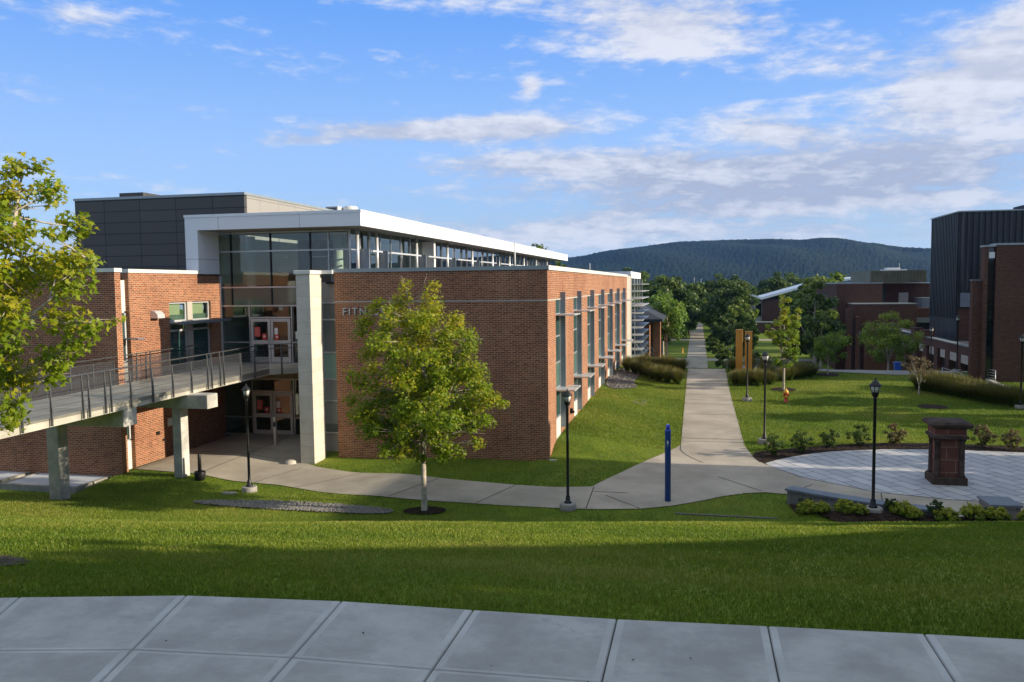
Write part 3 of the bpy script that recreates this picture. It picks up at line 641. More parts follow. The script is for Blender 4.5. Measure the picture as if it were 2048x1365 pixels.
for zb, zt in ((3.78, 6.0), (.03, 2.23)):
    for s_, x0, x1 in ((1, -22.2, -21.115), (-1, -21.085, -20.0)):
        d = MB()
        y0, y1 = YG - .09, YG - .03
        d.box(x0, x0 + .14, y0, y1, zb, zt).box(x1 - .14, x1, y0, y1, zb, zt).box(x0 + .14, x1 - .14, y0, y1, zb, zb + .27).box(x0 + .14, x1 - .14, y0, y1, zb + .92, zb + 1.12).box(x0 + .14, x1 - .14, y0, y1, zt - .16, zt)
        d = d.build('door', DOORM, FB)
        pbox('pane', GLASS, d, x0 + .14, x1 - .14, YG - .065, YG - .055, zb + 1.12, zt - .16); pbox('pane', GLASS, d, x0 + .14, x1 - .14, YG - .065, YG - .055, zb + .27, zb + .92)
        hx = x1 - .10 if s_ > 0 else x0 + .10
        MB().box(hx - .02, hx + .02, y0 - .06, y0 - .03, zb + .95, zb + 1.3).box(hx - .015, hx + .015, y0 - .03, y0, zb + .98, zb + 1.0).box(hx - .015, hx + .015, y0 - .03, y0, zb + 1.25, zb + 1.27).build('handle', ALU, d)
        yn = YG - .075
        if s_ > 0:
            pbox('notice', SIGNR, d, x0 + .2, x0 + .52, yn, yn + .006, zb + 1.30, zb + 1.80); pbox('notice', SIGNR, d, x0 + .62, x0 + .86, yn, yn + .006, zb + 1.15, zb + 1.46); pbox('notice_panel', PAPER, d, x0 + .69, x0 + .79, yn - .004, yn - .001, zb + 1.27, zb + 1.37)
            for q in range(4): pbox('notice_line', simple('pink_print', (.7, .35, .3), .7), d, x0 + .24, x0 + .46 - .03 * (q % 2), yn - .004, yn - .001, zb + 1.38 + q * .10, zb + 1.41 + q * .10)
        else:
            pbox('notice', PAPER, d, x0 + .2, x0 + .38, yn, yn + .006, zb + 1.42, zb + 1.75); pbox('notice', SIGNR, d, x0 + .2, x0 + .44, yn, yn + .006, zb + 1.15, zb + 1.42); pbox('notice_panel', PAPER, d, x0 + .27, x0 + .37, yn - .004, yn - .001, zb + 1.24, zb + 1.34)
pbox('notice', PAPER, FB, -19.75, -19.5, YG - .03, YG - .02, 4.98, 5.35)
# rooms behind the glass
MB().box(-24.4, -16.0, YG + .06, 49, 3.45, 3.72).box(-24.4, -16.0, YG + .06, 49, -.2, 0.0).build('interior_floor', INF, FB)
MB().box(-24.4, -16.0, YG + 2.6, 49, 6.75, 7.45).box(-24.4, -16.0, YG + .06, YG + 2.6, 7.1, 7.2).build('gallery_slab', INC, FB)
MB().box(-24.4, -16.0, 48.5, 48.8, 0, 10.3).build('interior_wall', INW, FB)
MB().box(-24.6, -24.42, YG + .1, 48.5, 0, 10.3).build('interior_wall', INW, FB)
MB().box(-22.9, -20.6, 44.0, 44.3, 3.72, 10.3).box(-18.6, -17.8, 41.5, 43.3, 3.72, 10.3).build('interior_partition', DARKGLASSROOM, FB)
MB().box(-23.5, -17.2, 42, 42.15, 7.45, 8.45).build('reflected_brick_band', WOOD_REFL, FB)  # orange band inside, coloured to stand in for brick reflected in the glass
MB().box(-22.5, -19.5, 46.0, 46.3, 0, 3.4).build('interior_wood_wall', WOOD_REFL, FB)
for x, y in ((-23.35, 39.6), (-18.3, 39.6)):
    MB().lathe(x, y, [(.24, 0), (.24, 10.3)], 20).build('round_column', INW, FB)
for x in (-21.9, -19.6): MB().box(x - .5, x + .5, 40, 40.05, 9.15, 9.2).tube([(x, 40.02, 9.2), (x, 40.02, 10.3)], .012, 5).build('hanging_lamp', ALUL, FB)
# white roof with its overhang and left leg
RX0, RX1, RY0, RY1 = -24.53, -15.3, 35.6, 97.6
MB().box(RX0, RX1, RY0, RY0 + .12, 10.40, 11.02).box(RX1 - .12, RX1, RY0 + .12, RY1, 10.40, 11.02).box(RX0, RX0 + .68, RY0, YG - .1, 8.20, 10.40).build('roof_fascia', WHITE, FB)
MB().box(RX0 - .03, RX1 + .03, RY0 - .03, RY0 + .2, 11.02, 11.15).box(RX1 - .2, RX1 + .03, RY0 + .2, RY1, 11.02, 11.15).build('roof_edge', simple('white_edge_metal', (.70, .71, .73), .35, .2, .5, .03), FB)
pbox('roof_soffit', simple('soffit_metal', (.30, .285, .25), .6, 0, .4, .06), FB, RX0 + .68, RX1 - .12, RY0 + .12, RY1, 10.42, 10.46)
pbox('roof_deck', ROOFD, FB, RX0, RX1 - .2, RY0 + .2, RY1, 10.9, 11.05)
# clerestory along the long side
CX = -16.75; cols_ = [37.5, 40.0] + [40.0 + 6.15 * k for k in range(1, 10)]
cl = MB(); cl.box(CX - .05, CX + .06, YG, RY1, 7.75, 8.3)
pc = []
for k in range(len(cols_) - 1):
    a, b = cols_[k], cols_[k + 1]; n = 2 if k == 0 else 4
    cl.box(CX - .05, CX + .07, a - .06, a + .06, 8.3, 10.4)
    for q in range(1, n): yy = a + (b - a) * q / n; cl.box(CX - .04, CX + .03, yy - .02, yy + .02, 8.3, 10.4)
cl.box(CX - .04, CX + .05, YG, RY1, 9.38, 9.44)
clf = cl.build('clerestory_window', ALU, FB)
pbox('pane', GLASS, clf, CX - .01, CX, YG, 48.6, 8.3, 10.42); pbox('pane', GLASSB, clf, CX - .01, CX, 48.6, RY1, 8.3, 10.42)
for k, y in enumerate(cols_[:10]):
    MB().lathe(CX + .42, y + .05, [(.085, 7.8), (.085, 10.42)], 12).build('roof_column', ALUL, FB)
    MB().box(CX + .30, CX + .9, y + .35, y + .42, 7.8, 9.42).box(CX + .30, CX + .42, y + .42, y + .8, 7.8, 9.42).build('screen_fin', FIN, FB)
    MB().box(CX + .86, CX + .92, y + .8, y + (5.6 if k else 2.1), 9.30, 9.38).build('screen_rail', ALUL, FB)
MB().box(-23.9, -17.4, 49, 95, 7.6, 10.3).build('clerestory_core', DARKGLASSROOM, FB)
MB().tube([(-14.2, 63.5, 7.8), (-14.2, 63.5, 11.0)], .05, 8).build('roof_mast', CAP, FB)
MB().tube([(-7.5, 58, 8.0), (-7.5, 58, 9.05)], .025, 6).build('roof_mast', CAP, FB)
# charcoal upper box and the plant on the roof
GX0, GX1, GY = -43.2, -29.85, 50.0
pbox('upper_box_front', GREY, FB, GX0, GX1, GY, GY + .3, 7.5, 13.85)
MB().box(GX1 - .3, GX1 + .01, GY + .3, 92, 7.5, 13.85).box(GX0, GX0 + .3, GY + .3, 92, 7.5, 13.85).build('upper_box_side', GREYL, FB)
pbox('upper_box_roof', ROOFD, FB, GX0 + .3, GX1 - .3, GY + .3, 92, 13.5, 13.6)
MB().box(GX0 - .06, GX1 + .06, GY - .06, GY + .34, 13.85, 14.02).box(GX1 - .34, GX1 + .06, GY + .34, 92, 13.85, 14.02).build('coping', CAPG, FB)
pbox('roof_hatch', GREY, FB, -39.5, -37.6, GY - .03, GY + 1.8, 14.02, 14.28)
hv = MB().box(-35.9, -34.6, 75, 78, 11.2, 15.5); hv = hv.build('air_handler', CAP, FB)
MB().lathe(-33.9, 76.5, [(.75, 11.2), (.75, 15.4), (.6, 15.6), (.2, 15.65)], 20).build('exhaust_drum', CAP, hv)
for q in range(6): pbox('louver_bank', STEEL, hv, -35.8 + q * .2, -35.68 + q * .2, 74.9, 75.0, 14.6, 15.4)
# left wing: front block, main side wall with windows, narrow recessed window at the corner
MB().box(-46, -23.2, 28.84, 29.19, -.7, 8.27).build('wing_front_wall', BRICK, FB)
XL = -23.85
mb = MB().box(XL - .4, XL, 30.5, 33.2, -.5, 8.27).box(XL - .4, XL, 33.2, 36.5, 6.95, 8.27).box(XL - .4, XL, 36.5, YG, -.5, 8.27).box(XL - .4, XL, 33.2, 36.5, -.5, 3.55)
mb.build('wing_side_wall', BRICK, FB)
MB().box(-46.05, -23.15, 28.78, 29.24, 8.27, 8.43).box(XL - .45, XL + .05, 30.46, RY0, 8.27, 8.43).build('coping', CAP, FB)
pbox('roof', ROOFD, FB, -46, XL - .42, 29.26, 49, 7.6, 7.7)
pbox('corner_trim', ALUL, FB, XL - .02, XL + .06, YG - .16, YG - .06, 3.7, 8.2)
XS = XL - .20
for a, b in ((6.62, 7.95), (3.6, 4.42), (-.4, 1.0)): pbox('strip_spandrel', CAP, FB, XS - .1, XS, 29.2, 30.5, a, b)
mb = MB()
for a, b in ((4.42, 6.62), (1.0, 3.6)):
    mb.box(XS - .08, XS + .03, 30.37, 30.46, a, b).box(XS - .08, XS + .03, 29.6, 29.67, a, b).box(XS - .08, XS + .03, 29.6, 30.46, b - .08, b).box(XS - .08, XS + .03, 29.6, 30.46, a, a + .06)
f = mb.build('corner_window', ALUL, FB)
for a, b in ((4.42, 6.62), (1.0, 3.6)): pbox('pane', GLASST, f, XS - .06, XS - .05, 29.66, 30.38, a + .06, b - .08)
pbox('light_shelf', FIN, f, XS, XL + .75, 30.0, 30.42, 5.42, 5.47)
pbox('light_shelf', FIN, f, XS, XL + .55, 29.9, 30.46, 3.3, 3.42)
pbox('recess_gap', DARKGLASSROOM, FB, XL - .6, XL - .42, 29.2, 30.5, -.4, 8.2)
for a, b in ((33.2, 34.62), (35.02, 36.5)):
    mb = MB().box(XL - .22, XL - .12, a, a + .07, 3.55, 6.95).box(XL - .22, XL - .12, b - .07, b, 3.55, 6.95)
    for z in (6.86, 6.0, 5.55, 3.55): mb.box(XL - .22, XL - .12, a + .07, b - .07, z, z + .09)
    f = mb.build('window', ALUL, FB)
    pbox('pane', GLASS, f, XL - .18, XL - .17, a + .07, b - .07, 5.64, 6.86); pbox('pane', GLASST, f, XL - .18, XL - .17, a + .07, b - .07, 3.64, 5.55)
    pbox('blind', BLIND, f, XL - .26, XL - .25, a + .07, b - .3, 6.33, 6.86); pbox('blind', simple('shade_cloth', (.20, .25, .22), .8), f, XL - .28, XL - .27, a + .05, b - .05, 3.6, 6.33)
pbox('window_pier', STONE_PANEL, FB, XL - .25, XL - .03, 34.62, 35.02, 3.55, 6.95)
MB().box(XL - .1, XL + .55, 33.15, 36.55, 5.93, 6.0).box(XL + .5, XL + .62, 33.15, 37.3, 5.90, 6.03).build('light_shelf', FIN, FB)
wl = MB(); wl.loft([[(XL, y, 6.25), (XL + .38, y, 6.25), (XL + .36, y, 6.42), (XL + .22, y, 6.56), (XL, y, 6.60)] for y in (31.85, 32.35)]); wl.build('wall_light', ALUL, FB)
pbox('wall_plaque', PAPER, FB, XL, XL + .03, 32.75, 33.18, 1.22, 1.58)
MB().box(XL, XL + .08, 31.9, 32.08, .98, 1.12).build('wall_outlet', BLACK, FB)
MB().box(XL, XL + .05, 32.33, 32.43, .62, .72).build('hose_bib', BLACK, FB)
pbox('notice', SIGNR, FB, XL + .002, XL + .012, 36.72, 37.0, 1.55, 1.95)
# louvred end wing
mb = MB().box(-12, -6.35, 78.2, 92, -1, 8.1); mb.build('end_wing_wall', simple('end_wing_glass', (.03, .04, .04), .1, 0, .6, .3), FB)
pbox('end_wing_cap', WHITE, FB, -12, -6.2, 78.1, 92, 8.1, 8.75)
for k in range(11):
    z = 7.5 - k * .70
    MB().loft([[(-6.3, y, z - .05), (-5.15, y, z + .0), (-5.15, y, z + .05), (-6.3, y, z + .05)] for y in (78.6, 90)]).build('louver', ALUL, FB)
for y in (79, 82.6, 86.2, 89.8):
    mb = MB(); mb.bar((-5.9, y, .2), (-5.9, y, 8.0), .07); mb.bar((-6.3, y, 2.4), (-4.5, y, .1), .05); mb.build('louver_bracket', ALUL, FB)

# ------------------------------------------------------------------ footbridge
BR = thing('footbridge', 'raised concrete footbridge with dark metal railings leading to the upper entrance doors', 'footbridge', (-21.5, 26, 0))
BX0, BX1 = -23.3, -19.88
def dz_(y): return 3.50 + (y - 18) * .012
mb = MB(); ys = [8, 14, 18, 23.2, 23.24, 30.3, 30.34, 35.0]
for a, b in ((8, 23.18), (23.22, 30.3), (30.34, 35.0)):
    mb.loft([[(BX0, y, dz_(y) - .30), (BX1, y, dz_(y) - .30), (BX1, y, dz_(y)), (BX0, y, dz_(y))] for y in (a, b)])
mb.loft([[(BX0 - .4, 35.0, z), (BX1, 35.0, z), (-17.3, 37.1, z), (-17.3, 37.42, z), (BX0 - .4, 37.42, z)] for z in (3.42, 3.70)])
mb.build('deck', CONC, BR)
for (py_, xc0, xc1, xb1, zb, zc) in ((25.25, -23.3, -22.8, -19.9, -.9, 2.66), (28.9, -20.66, -20.26, -18.95, -.6, 2.78)):
    cb = MB().bbox(xc0 if py_ < 26 else -23.1, xb1, py_ - .36, py_ + .36, zc, dz_(py_) - .30, .02).build('cap_beam', CONCP, BR)
    MB().bbox(xc0, xc1, py_ - .24, py_ + .24, zb, zc, .015).build('pier_column', CONCP, BR)
def railing(x, side, ysp, dbl, y0, y1):
    for y in ysp + [v for d in dbl for v in (d - .14, d + .14)]:
        z = dz_(y); top = 1.02 if y in ysp else 1.2
        mb = MB(); o_ = side
        mb.loft([[(x + o_ * (.05 + s1), y - .022, z - .26 + hh) for s1, hh in ((0, 0), (.075, 0), (.08, .5), (.028, top + .26), (.0, top + .26), (-.0, .5))], [(x + o_ * (.05 + s1), y + .022, z - .26 + hh) for s1, hh in ((0, 0), (.075, 0), (.08, .5), (.028, top + .26), (.0, top + .26), (-.0, .5))]])
        mb.build('post', STEEL, BR)
    for hgt_, r_ in ((1.18, .028), (.98, .016)):
        MB().tube([(x + side * (.05 - (.12 if hgt_ > 1.1 else 0)), y, dz_(y) + hgt_) for y in (y0, (y0 + y1) / 2, y1)], r_, 7).build('handrail', STEEL, BR)
    for k_ in range(4): MB().tube([(x + side * .07, y, dz_(y) + .14 + .19 * k_) for y in (y0, y1)], .007, 4).build('cable', STEEL, BR)
    MB().box(x + side * .075, x + side * .079, y0, y1, dz_(y0) + .1, dz_(y1) + .93).build('infill', INFILL, BR)
SP = [9.8, 11, 12.2, 13.4, 14.6, 15.8, 17, 18.3, 19.2, 20.35, 21.5, 25.2, 26.4, 27.6, 28.8, 32.4, 33.6]
railing(BX1, 1, SP, [23.0, 24.05, 30.05, 30.95], 8, 34.9)
railing(BX0, -1, [v for v in SP if v < 34], [23.0, 24.05, 30.05, 30.95], 8, 34.9)
for (xa, ya) in ((-19.4, 35.35), (-18.5, 36.15), (-17.6, 36.9)): MB().box(xa - .03, xa + .03, ya - .03, ya + .03, 3.42, 4.9).build('post', STEEL, BR)
for h_ in (1.18, .98): MB().tube([(-19.85, 34.95, 3.7 + h_), (-17.3, 37.1, 3.7 + h_)], .024, 6).build('handrail', STEEL, BR)

# ------------------------------------------------------------------ trees and plants
def leaf_poly(kind):
    if kind == 'maple':   # five-lobed leaf
        p = [(0, -.05), (.16, .10), (.44, -.04), (.33, .22), (.52, .48), (.22, .46), (.0, 1.0), (-.22, .46), (-.52, .48), (-.33, .22), (-.44, -.04), (-.16, .10)]
    elif kind == 'oval': p = [(0, 0), (.26, .3), (.22, .7), (0, 1), (-.22, .7), (-.26, .3)]
    else: p = [(-.5, 0), (.45, .1), (.5, .9), (-.4, 1)]
    return np.array([(x, y, 0) for x, y in p], float)
def leaves(rng, centers, normals, size, kind, droop=.25):
    """one polygon per centre, facing near its normal"""
    n = len(centers); P = leaf_poly(kind); P = P - np.array([0, .45, 0])
    nr = normals / np.linalg.norm(normals, axis=1, keepdims=True)
    a = rng.normal(size=(n, 3)); a[:, 2] -= droop * 2; a -= (a * nr).sum(1, keepdims=True) * nr; a /= np.linalg.norm(a, axis=1, keepdims=True)
    b = np.cross(a, nr)
    s = size * rng.uniform(.65, 1.2, (n, 1, 1))
    v = centers[:, None, :] + s * (P[None, :, 0:1] * b[:, None, :] + P[None, :, 1:2] * a[:, None, :])
    v += s * (np.abs(P[None, :, 0:1]) * .35) * nr[:, None, :]
    return v, len(P)
def make_tree(name, label, base, sprays, n_leaf, size, kind, lmat, bmat, trunk_r, fork, seed, group=None, tint=(.0, 1., .5), cat='tree', limbs=7, lean=(0, 0), shell=.55):
    """sprays: (x, y, z, r) leaf clusters relative to the base"""
    rng = np.random.default_rng(seed); t = thing(name, label, cat, base, group); bx, by, bz = base
    S = np.array(sprays, float); ht = S[:, 2].max()
    mb = MB()
    top = np.array([lean[0] + S[:, 0].mean() * .3, lean[1] + S[:, 1].mean() * .3, fork])
    mb.tube([(bx, by, bz - .15), (bx, by, bz + .05), (bx + top[0] * .4, by + top[1] * .4, bz + fork * .45), (bx + top[0], by + top[1], bz + fork)], [trunk_r * 1.5, trunk_r * 1.12, trunk_r * .92, trunk_r * .85], 9)
    order = rng.permutation(len(S)); nodes = [(top, trunk_r * .8)]
    leadp = [top]; 
    ends = S[np.argsort(S[:, 2])[::-1]]
    prim = []
    for k in range(min(limbs, len(S))):
        e = ends[int(k * len(S) / limbs)][:3]
        m1 = top + (e - top) * .35 + np.array([0, 0, .10 * ht * (1 if k else .2)]) + rng.normal(size=3) * .03 * ht; m2 = top + (e - top) * .7 + np.array([0, 0, .05 * ht]) + rng.normal(size=3) * .03 * ht
        pts = [top - np.array([0, 0, .1]), m1, m2, e]; r = trunk_r * (.62 if k < 3 else .45)
        mb.tube([(bx + p[0], by + p[1], bz + p[2]) for p in pts], [r, r * .72, r * .42, r * .14], 6)
        for f in np.linspace(.2, 1, 7):
            q = f * 3; i = min(int(q), 2); prim.append(pts[i] + (pts[i + 1] - pts[i]) * (q - i))
    prim = np.array(prim)
    for s in S:
        d = np.linalg.norm(prim - s[:3], axis=1) + np.maximum(prim[:, 2] - s[2], 0) * 1.5; j = int(np.argmin(d))
        p = prim[j]; m = (p + s[:3]) / 2 + rng.normal(size=3) * .08 * s[3]
        mb.tube([(bx + v[0], by + v[1], bz + v[2]) for v in (p, m, s[:3])], [trunk_r * .16, trunk_r * .11, trunk_r * .04], 4)
        for q in range(3):
            e = s[:3] + rng.normal(size=3) * s[3] * .5
            mb.tube([(bx + v[0], by + v[1], bz + v[2]) for v in (m, e)], [trunk_r * .08, trunk_r * .025], 3)
    mb.build('trunk', bmat, t)
    wgt = S[:, 3] ** 2.2; cnt = rng.choice(len(S), n_leaf, p=wgt / wgt.sum())
    dirs = rng.normal(size=(n_leaf, 3)); dirs /= np.linalg.norm(dirs, axis=1, keepdims=True)
    rad = rng.random(n_leaf) ** shell
    c = S[cnt, :3] + dirs * (rad * S[cnt, 3])[:, None] * np.array([1, 1, .8])
    ctr = S[:, :3].mean(0); out = c - ctr; out /= (np.linalg.norm(out, axis=1, keepdims=True) + 1e-6)
    nrm = dirs * .35 + out * .35 + np.array([0, 0, .55]) + rng.normal(size=(n_leaf, 3)) * .55
    v, k = leaves(rng, c + np.array(base), nrm, size, kind)
    hz = (c[:, 2] - fork) / max(ht - fork, .1)
    sp_t = rng.normal(size=len(S)) * .13
    tn = tint[0] + (tint[1] - tint[0]) * np.clip(hz, 0, 1) * tint[2] + sp_t[cnt] + rng.normal(size=n_leaf) * .16
    np_mesh('crown', v, k, lmat, t, np.clip(tn, 0, 1))
    return t
def envelope(rng, prof, n, jit=.15, sr=(.16, .24)):
    """leaf clusters filling a crown whose radius over height is given by prof"""
    zs = np.array([p[0] for p in prof]); rs = np.array([p[1] for p in prof]); out = []
    ww_ = np.interp(np.linspace(zs[0], zs[-1], 200), zs, rs) ** 1.5; zz = np.linspace(zs[0], zs[-1], 200)
    for i in range(n):
        z = rng.choice(zz, p=ww_ / ww_.sum()); r = float(np.interp(z, zs, rs)); a = i * 2.399 + rng.normal() * .4
        q = (rng.random() ** .45) * (1 + rng.normal() * jit); rr = r * max(.05, min(q, 1.15)) * .88
        out.append((rr * math.cos(a), rr * math.sin(a), z, rs.max() * rng.uniform(*sr) * (.55 + .45 * r / rs.max())))
    return out

rng = np.random.default_rng(11)
# the maple in the middle
prof = [(1.75, .6), (2.2, 1.5), (2.8, 2.15), (3.8, 2.5), (5.2, 2.15), (6.0, 2.0), (6.6, 1.75), (7.1, 1.25), (7.5, .6)]
sp1 = [(x - .22 * max(0, z - 4) / 3, y, z, r) for x, y, z, r in envelope(rng, prof, 165, .2, (.14, .225))]
sp1 += [(-.55, .1, 7.75, .28), (-.6, 0, 7.3, .42), (.45, .1, 7.7, .3), (.42, -.1, 7.3, .42), (.4, .0, 6.9, .5), (-1.2, .2, 6.6, .38), (1.2, .1, 6.6, .4), (2.5, 0, 3.9, .4), (2.75, .1, 3.75, .3), (2.25, -.2, 3.2, .45), (-2.6, .1, 3.8, .38), (-2.3, -.2, 3.2, .45), (1.5, .2, 5.4, .5), (-1.6, -.2, 5.6, .45), (1.9, 0, 2.4, .35), (-1.3, .2, 2.15, .4), (.9, -.4, 2.2, .45), (1.75, .0, 4.8, .5), (-2.05, .0, 6.5, .4), (-1.75, .1, 6.9, .36), (-2.15, .1, 6.1, .42), (-1.5, .0, 7.15, .3)]
BT = hg(-9.14, 26.15)
make_tree('maple_tree', 'round leafy maple with yellowing top and pale forked trunk before the brick wall', (-9.14, 26.15, BT + .05), sp1, 31000, .108, 'maple', LEAF_MAPLE, BARK, .10, 1.75, 5, tint=(.34, 1.05, .6), limbs=9)
# the maple reaching in at the left edge
raw = [(-13.46, 10.09, .37), (-13.08, 10.02, .32), (-13.8, 9.5, .63), (-13.08, 9.53, .42), (-12.37, 9.47, .37), (-13.18, 8.88, .58), (-13.73, 8.69, .63), (-12.48, 8.66, .26), (-13.22, 8.17, .58), (-12.39, 8.06, .53), (-11.9, 8.1, .26), (-13.01, 7.67, .58), (-13.74, 7.57, .63), (-12.48, 7.56, .32), (-12.57, 6.95, .53), (-11.86, 6.8, .40), (-13.3, 6.8, .63), (-12.25, 6.45, .42), (-13.88, 6.34, .63), (-12.92, 6.14, .47), (-11.68, 6.85, .21), (-13.86, 5.71, .53), (-13.13, 5.73, .37), (-13.65, 5.2, .47), (-14.02, 4.77, .32), (-13.59, 10.0, .32)]
L0 = (-15.6, 14.0, hg(-15.6, 14.0)); sp2 = []
for x, z, r in raw:
    sp2.append((x - L0[0], rng.normal() * .35, z - L0[2], r * .92))
    if r > .5: sp2.append((x - L0[0] - .35 + rng.normal() * .2, rng.normal() * .8, z - L0[2] + rng.normal() * .2, r * .8))
for i in range(60):
    a = rng.uniform(1.5, 4.8); rr = rng.uniform(.4, 2.4); z = rng.uniform(4.6, 9.6)
    sp2.append((-.6 + rr * math.cos(a) * (.5 + .5 * (11.5 - z) / 7), rr * math.sin(a) * .9, z - L0[2], rng.uniform(.45, .7)))
make_tree('maple_tree', 'large maple with big yellow green leaves overhanging the footbridge at the picture edge', L0, sp2, 19000, .14, 'maple', LEAF_MAPLE, BARK, .16, 1.6, 8, tint=(.45, 1., .5), limbs=12)

# young trees on the lawn and in the court
def small_tree(name, label, x, y, prof, n_s, n_l, size, lmat, tr, fork, seed, dz=0, bark=BARK, kind='oval', group=None, tint=(0, 1, .7), jit=.18, sr=(.18, .28), z=None):
    r_ = np.random.default_rng(seed)
    return make_tree(name, label, (x, y, (hg(x, y) if z is None else z) + dz), envelope(r_, prof, n_s, jit, sr), n_l, size, kind, lmat, bark, tr, fork, seed + 50, group, tint, limbs=6)
small_tree('young_tree', 'slender golden green young tree standing behind the red hydrant', 5.52, 55.6, [(1.55, .5), (2.1, .95), (3.1, 1.2), (4.3, 1.15), (5.2, .95), (5.9, .55), (6.2, .2)], 70, 8500, .12, LEAF_GOLD, .075, 1.5, 21, .0)
small_tree('young_tree', 'airy light green young tree in a mulch ring by the shaded court', 9.17, 61.9, [(.9, .6), (1.5, 1.3), (2.3, 1.5), (3.1, 1.05), (3.8, .35)], 50, 5200, .12, LEAF_LIME, .05, .8, 22)
small_tree('young_tree', 'rounded green tree in shade standing before the low arcade roof', 14.6, 68.5, [(.9, 1.0), (1.9, 2.0), (3.0, 2.15), (4.0, 1.6), (4.9, .6)], 80, 9000, .15, LEAF_LIME, .09, 1.0, 23, tint=(.3, 1.1, .8))
small_tree('young_tree', 'sparse reddish brown sapling at the near end of the tall grass hedge', 13.46, 54.7, [(.7, .4), (1.2, .9), (1.9, 1.05), (2.5, .7), (2.9, .2)], 30, 1100, .10, LEAF_RED, .04, .6, 24)
for x, y in ((5.52, 55.6), (9.17, 61.9), (13.1, 50.2)): drape('mulch_ring', [(x + .8 * math.cos(a * .45), y + .8 * math.sin(a * .45)) for a in range(14)], .05, MULCH)

# rows of trees farther off
E1 = [(1.0, 1.8), (2.2, 2.7), (4.2, 3.2), (5.8, 2.9), (7.2, 1.9), (8.2, .7)]
def far_tree(label, x, y, h, wd, lmat, seed, n_l=2600, size=.42, bark=BARKD, group='trees beyond the court', prof=None, tint=(.05, .9, .7)):
    p = prof or E1; sc = h / 8.4
    pr = [(z * sc, r * wd / 6.4) for z, r in p]
    return small_tree('shade_tree', label, x, y, pr, 60, n_l, size, lmat, .16 * sc, pr[0][0] * .95, seed, bark=bark, kind='quad', group=group, tint=tint, jit=.12, sr=(.2, .3))
row = far_tree('bright green tree in the row left of the path', -3.9, 108, 9.5, 6.6, LEAF_LIME, 31, 5600, .24, BARK, 'tree row left of the path', [(3.2, 1.6), (3.9, 2.8), (5.0, 3.3), (6.2, 3.0), (7.3, 2.0), (8.2, .6)], (.0, .8, .7))
copy_tree(row, (-4.9, 117, hg(-4.9, 117)), 2.1, 1.0, 'second tree of the row left of the path, partly hidden by the bright green one')
copy_tree(row, (-5.2, 127, hg(-5, 127)), 4.0, 1.05, 'third tree of the row left of the path, at its far end')
d1 = far_tree('broad dark tree rising behind the bright row left of the path', -6.5, 150, 13.2, 13, LEAF_DARK, 33, 9500, .45)
d2 = far_tree('tall dark tree standing right of the far end of the path', 4.6, 196, 13.0, 12, LEAF_DARK, 34, 9500, .45)
d3 = far_tree('mid green spreading tree above the pale roofed building', 19.6, 150, 12.4, 11, LEAF_GREEN, 35, 9500, .42)
d4 = far_tree('grey green willow like tree behind the golden young tree', 11.7, 88, 9.6, 6.4, LEAF_GREEN, 36, 6000, .24, BARK, None, [(1.6, 1.8), (2.6, 2.8), (4.0, 3.2), (5.4, 2.6), (6.8, 1.8), (8.2, .5)], (.2, .9, .6))
FAR = [(d1, -1.8, 182, .9, 'dark tree behind the left edge of the far path'), (d2, 3.2, 215, .85, 'dark tree closing the view just right of the path end'), (d2, 9.6, 222, 1.0, 'dark tree between the path end and the pale roofed building'),
       (d1, -12, 205, 1.15, 'leafy tree farthest left behind the row'), (d3, 19.8, 136, .98, 'mid green tree nearest the far brick building'), (d3, 22.5, 152, 1.08, 'tall mid green tree peeping over the far brick roof'),
       (d1, 11.5, 235, 1.0, 'leafy tree at the back, left of the pale roof'), (d2, 20.5, 230, 1.05, 'dark tree at the back, right of the pale roof'), (d3, 28, 190, 1.0, 'mid green tree hidden mostly by the far brick building'), (d1, 0.2, 262, .95, 'leafy tree at the very end of the path'),
       (d2, -6, 255, 1.0, 'dark tree behind the brick chimney house'), (d3, 6.8, 252, .95, 'mid green tree behind the path end'), (d1, 26, 262, 1.15, 'dark tree far behind the pale roof'), (d2, -20, 240, 1.2, 'dark tree behind the white roof end'),
       (d4, 14.6, 104, 1.0, 'grey green tree right of the willow like one'), (d2, 6.6, 166, .85, 'dark rounded tree right of the path, nearer than the end trees'), (d3, 7.9, 158, .62, 'small mid green tree left of the pale roofed building'), (d1, -3.4, 168, .8, 'leafy tree left of the path behind the green row'), (d3, 4.6, 142, .45, 'small leafy tree beside the path before the dark trees'),
       (d3, 7.4, 134, .42, 'small leafy tree on the lawn right of the far lamp posts'), (d1, 4.0, 178, .7, 'leafy tree hard by the right edge of the far path'), (d3, 16.2, 118, .80, 'mid green tree in the second row right of the golden tree')]
LEAF_MID = leaf_mat('mid_leaf', (.065, .128, .014), (.122, .19, .018), (.21, .25, .028))
for i, (src, x, y, s, lab) in enumerate(FAR):
    c = copy_tree(src, (x, y, hg(x, y)), i * 1.7, s, lab)
    for ch in c.children:
        if ch.name.startswith('crown') and not lab.startswith('dark'):
            ch.material_slots[0].link = 'OBJECT'; ch.material_slots[0].material = LEAF_MID if i % 3 else LEAF_GREEN
copy_tree(d3, (-22.5, 112, 0), 1.0, 1.12, 'mid green treetop showing just past the end of the white roof')
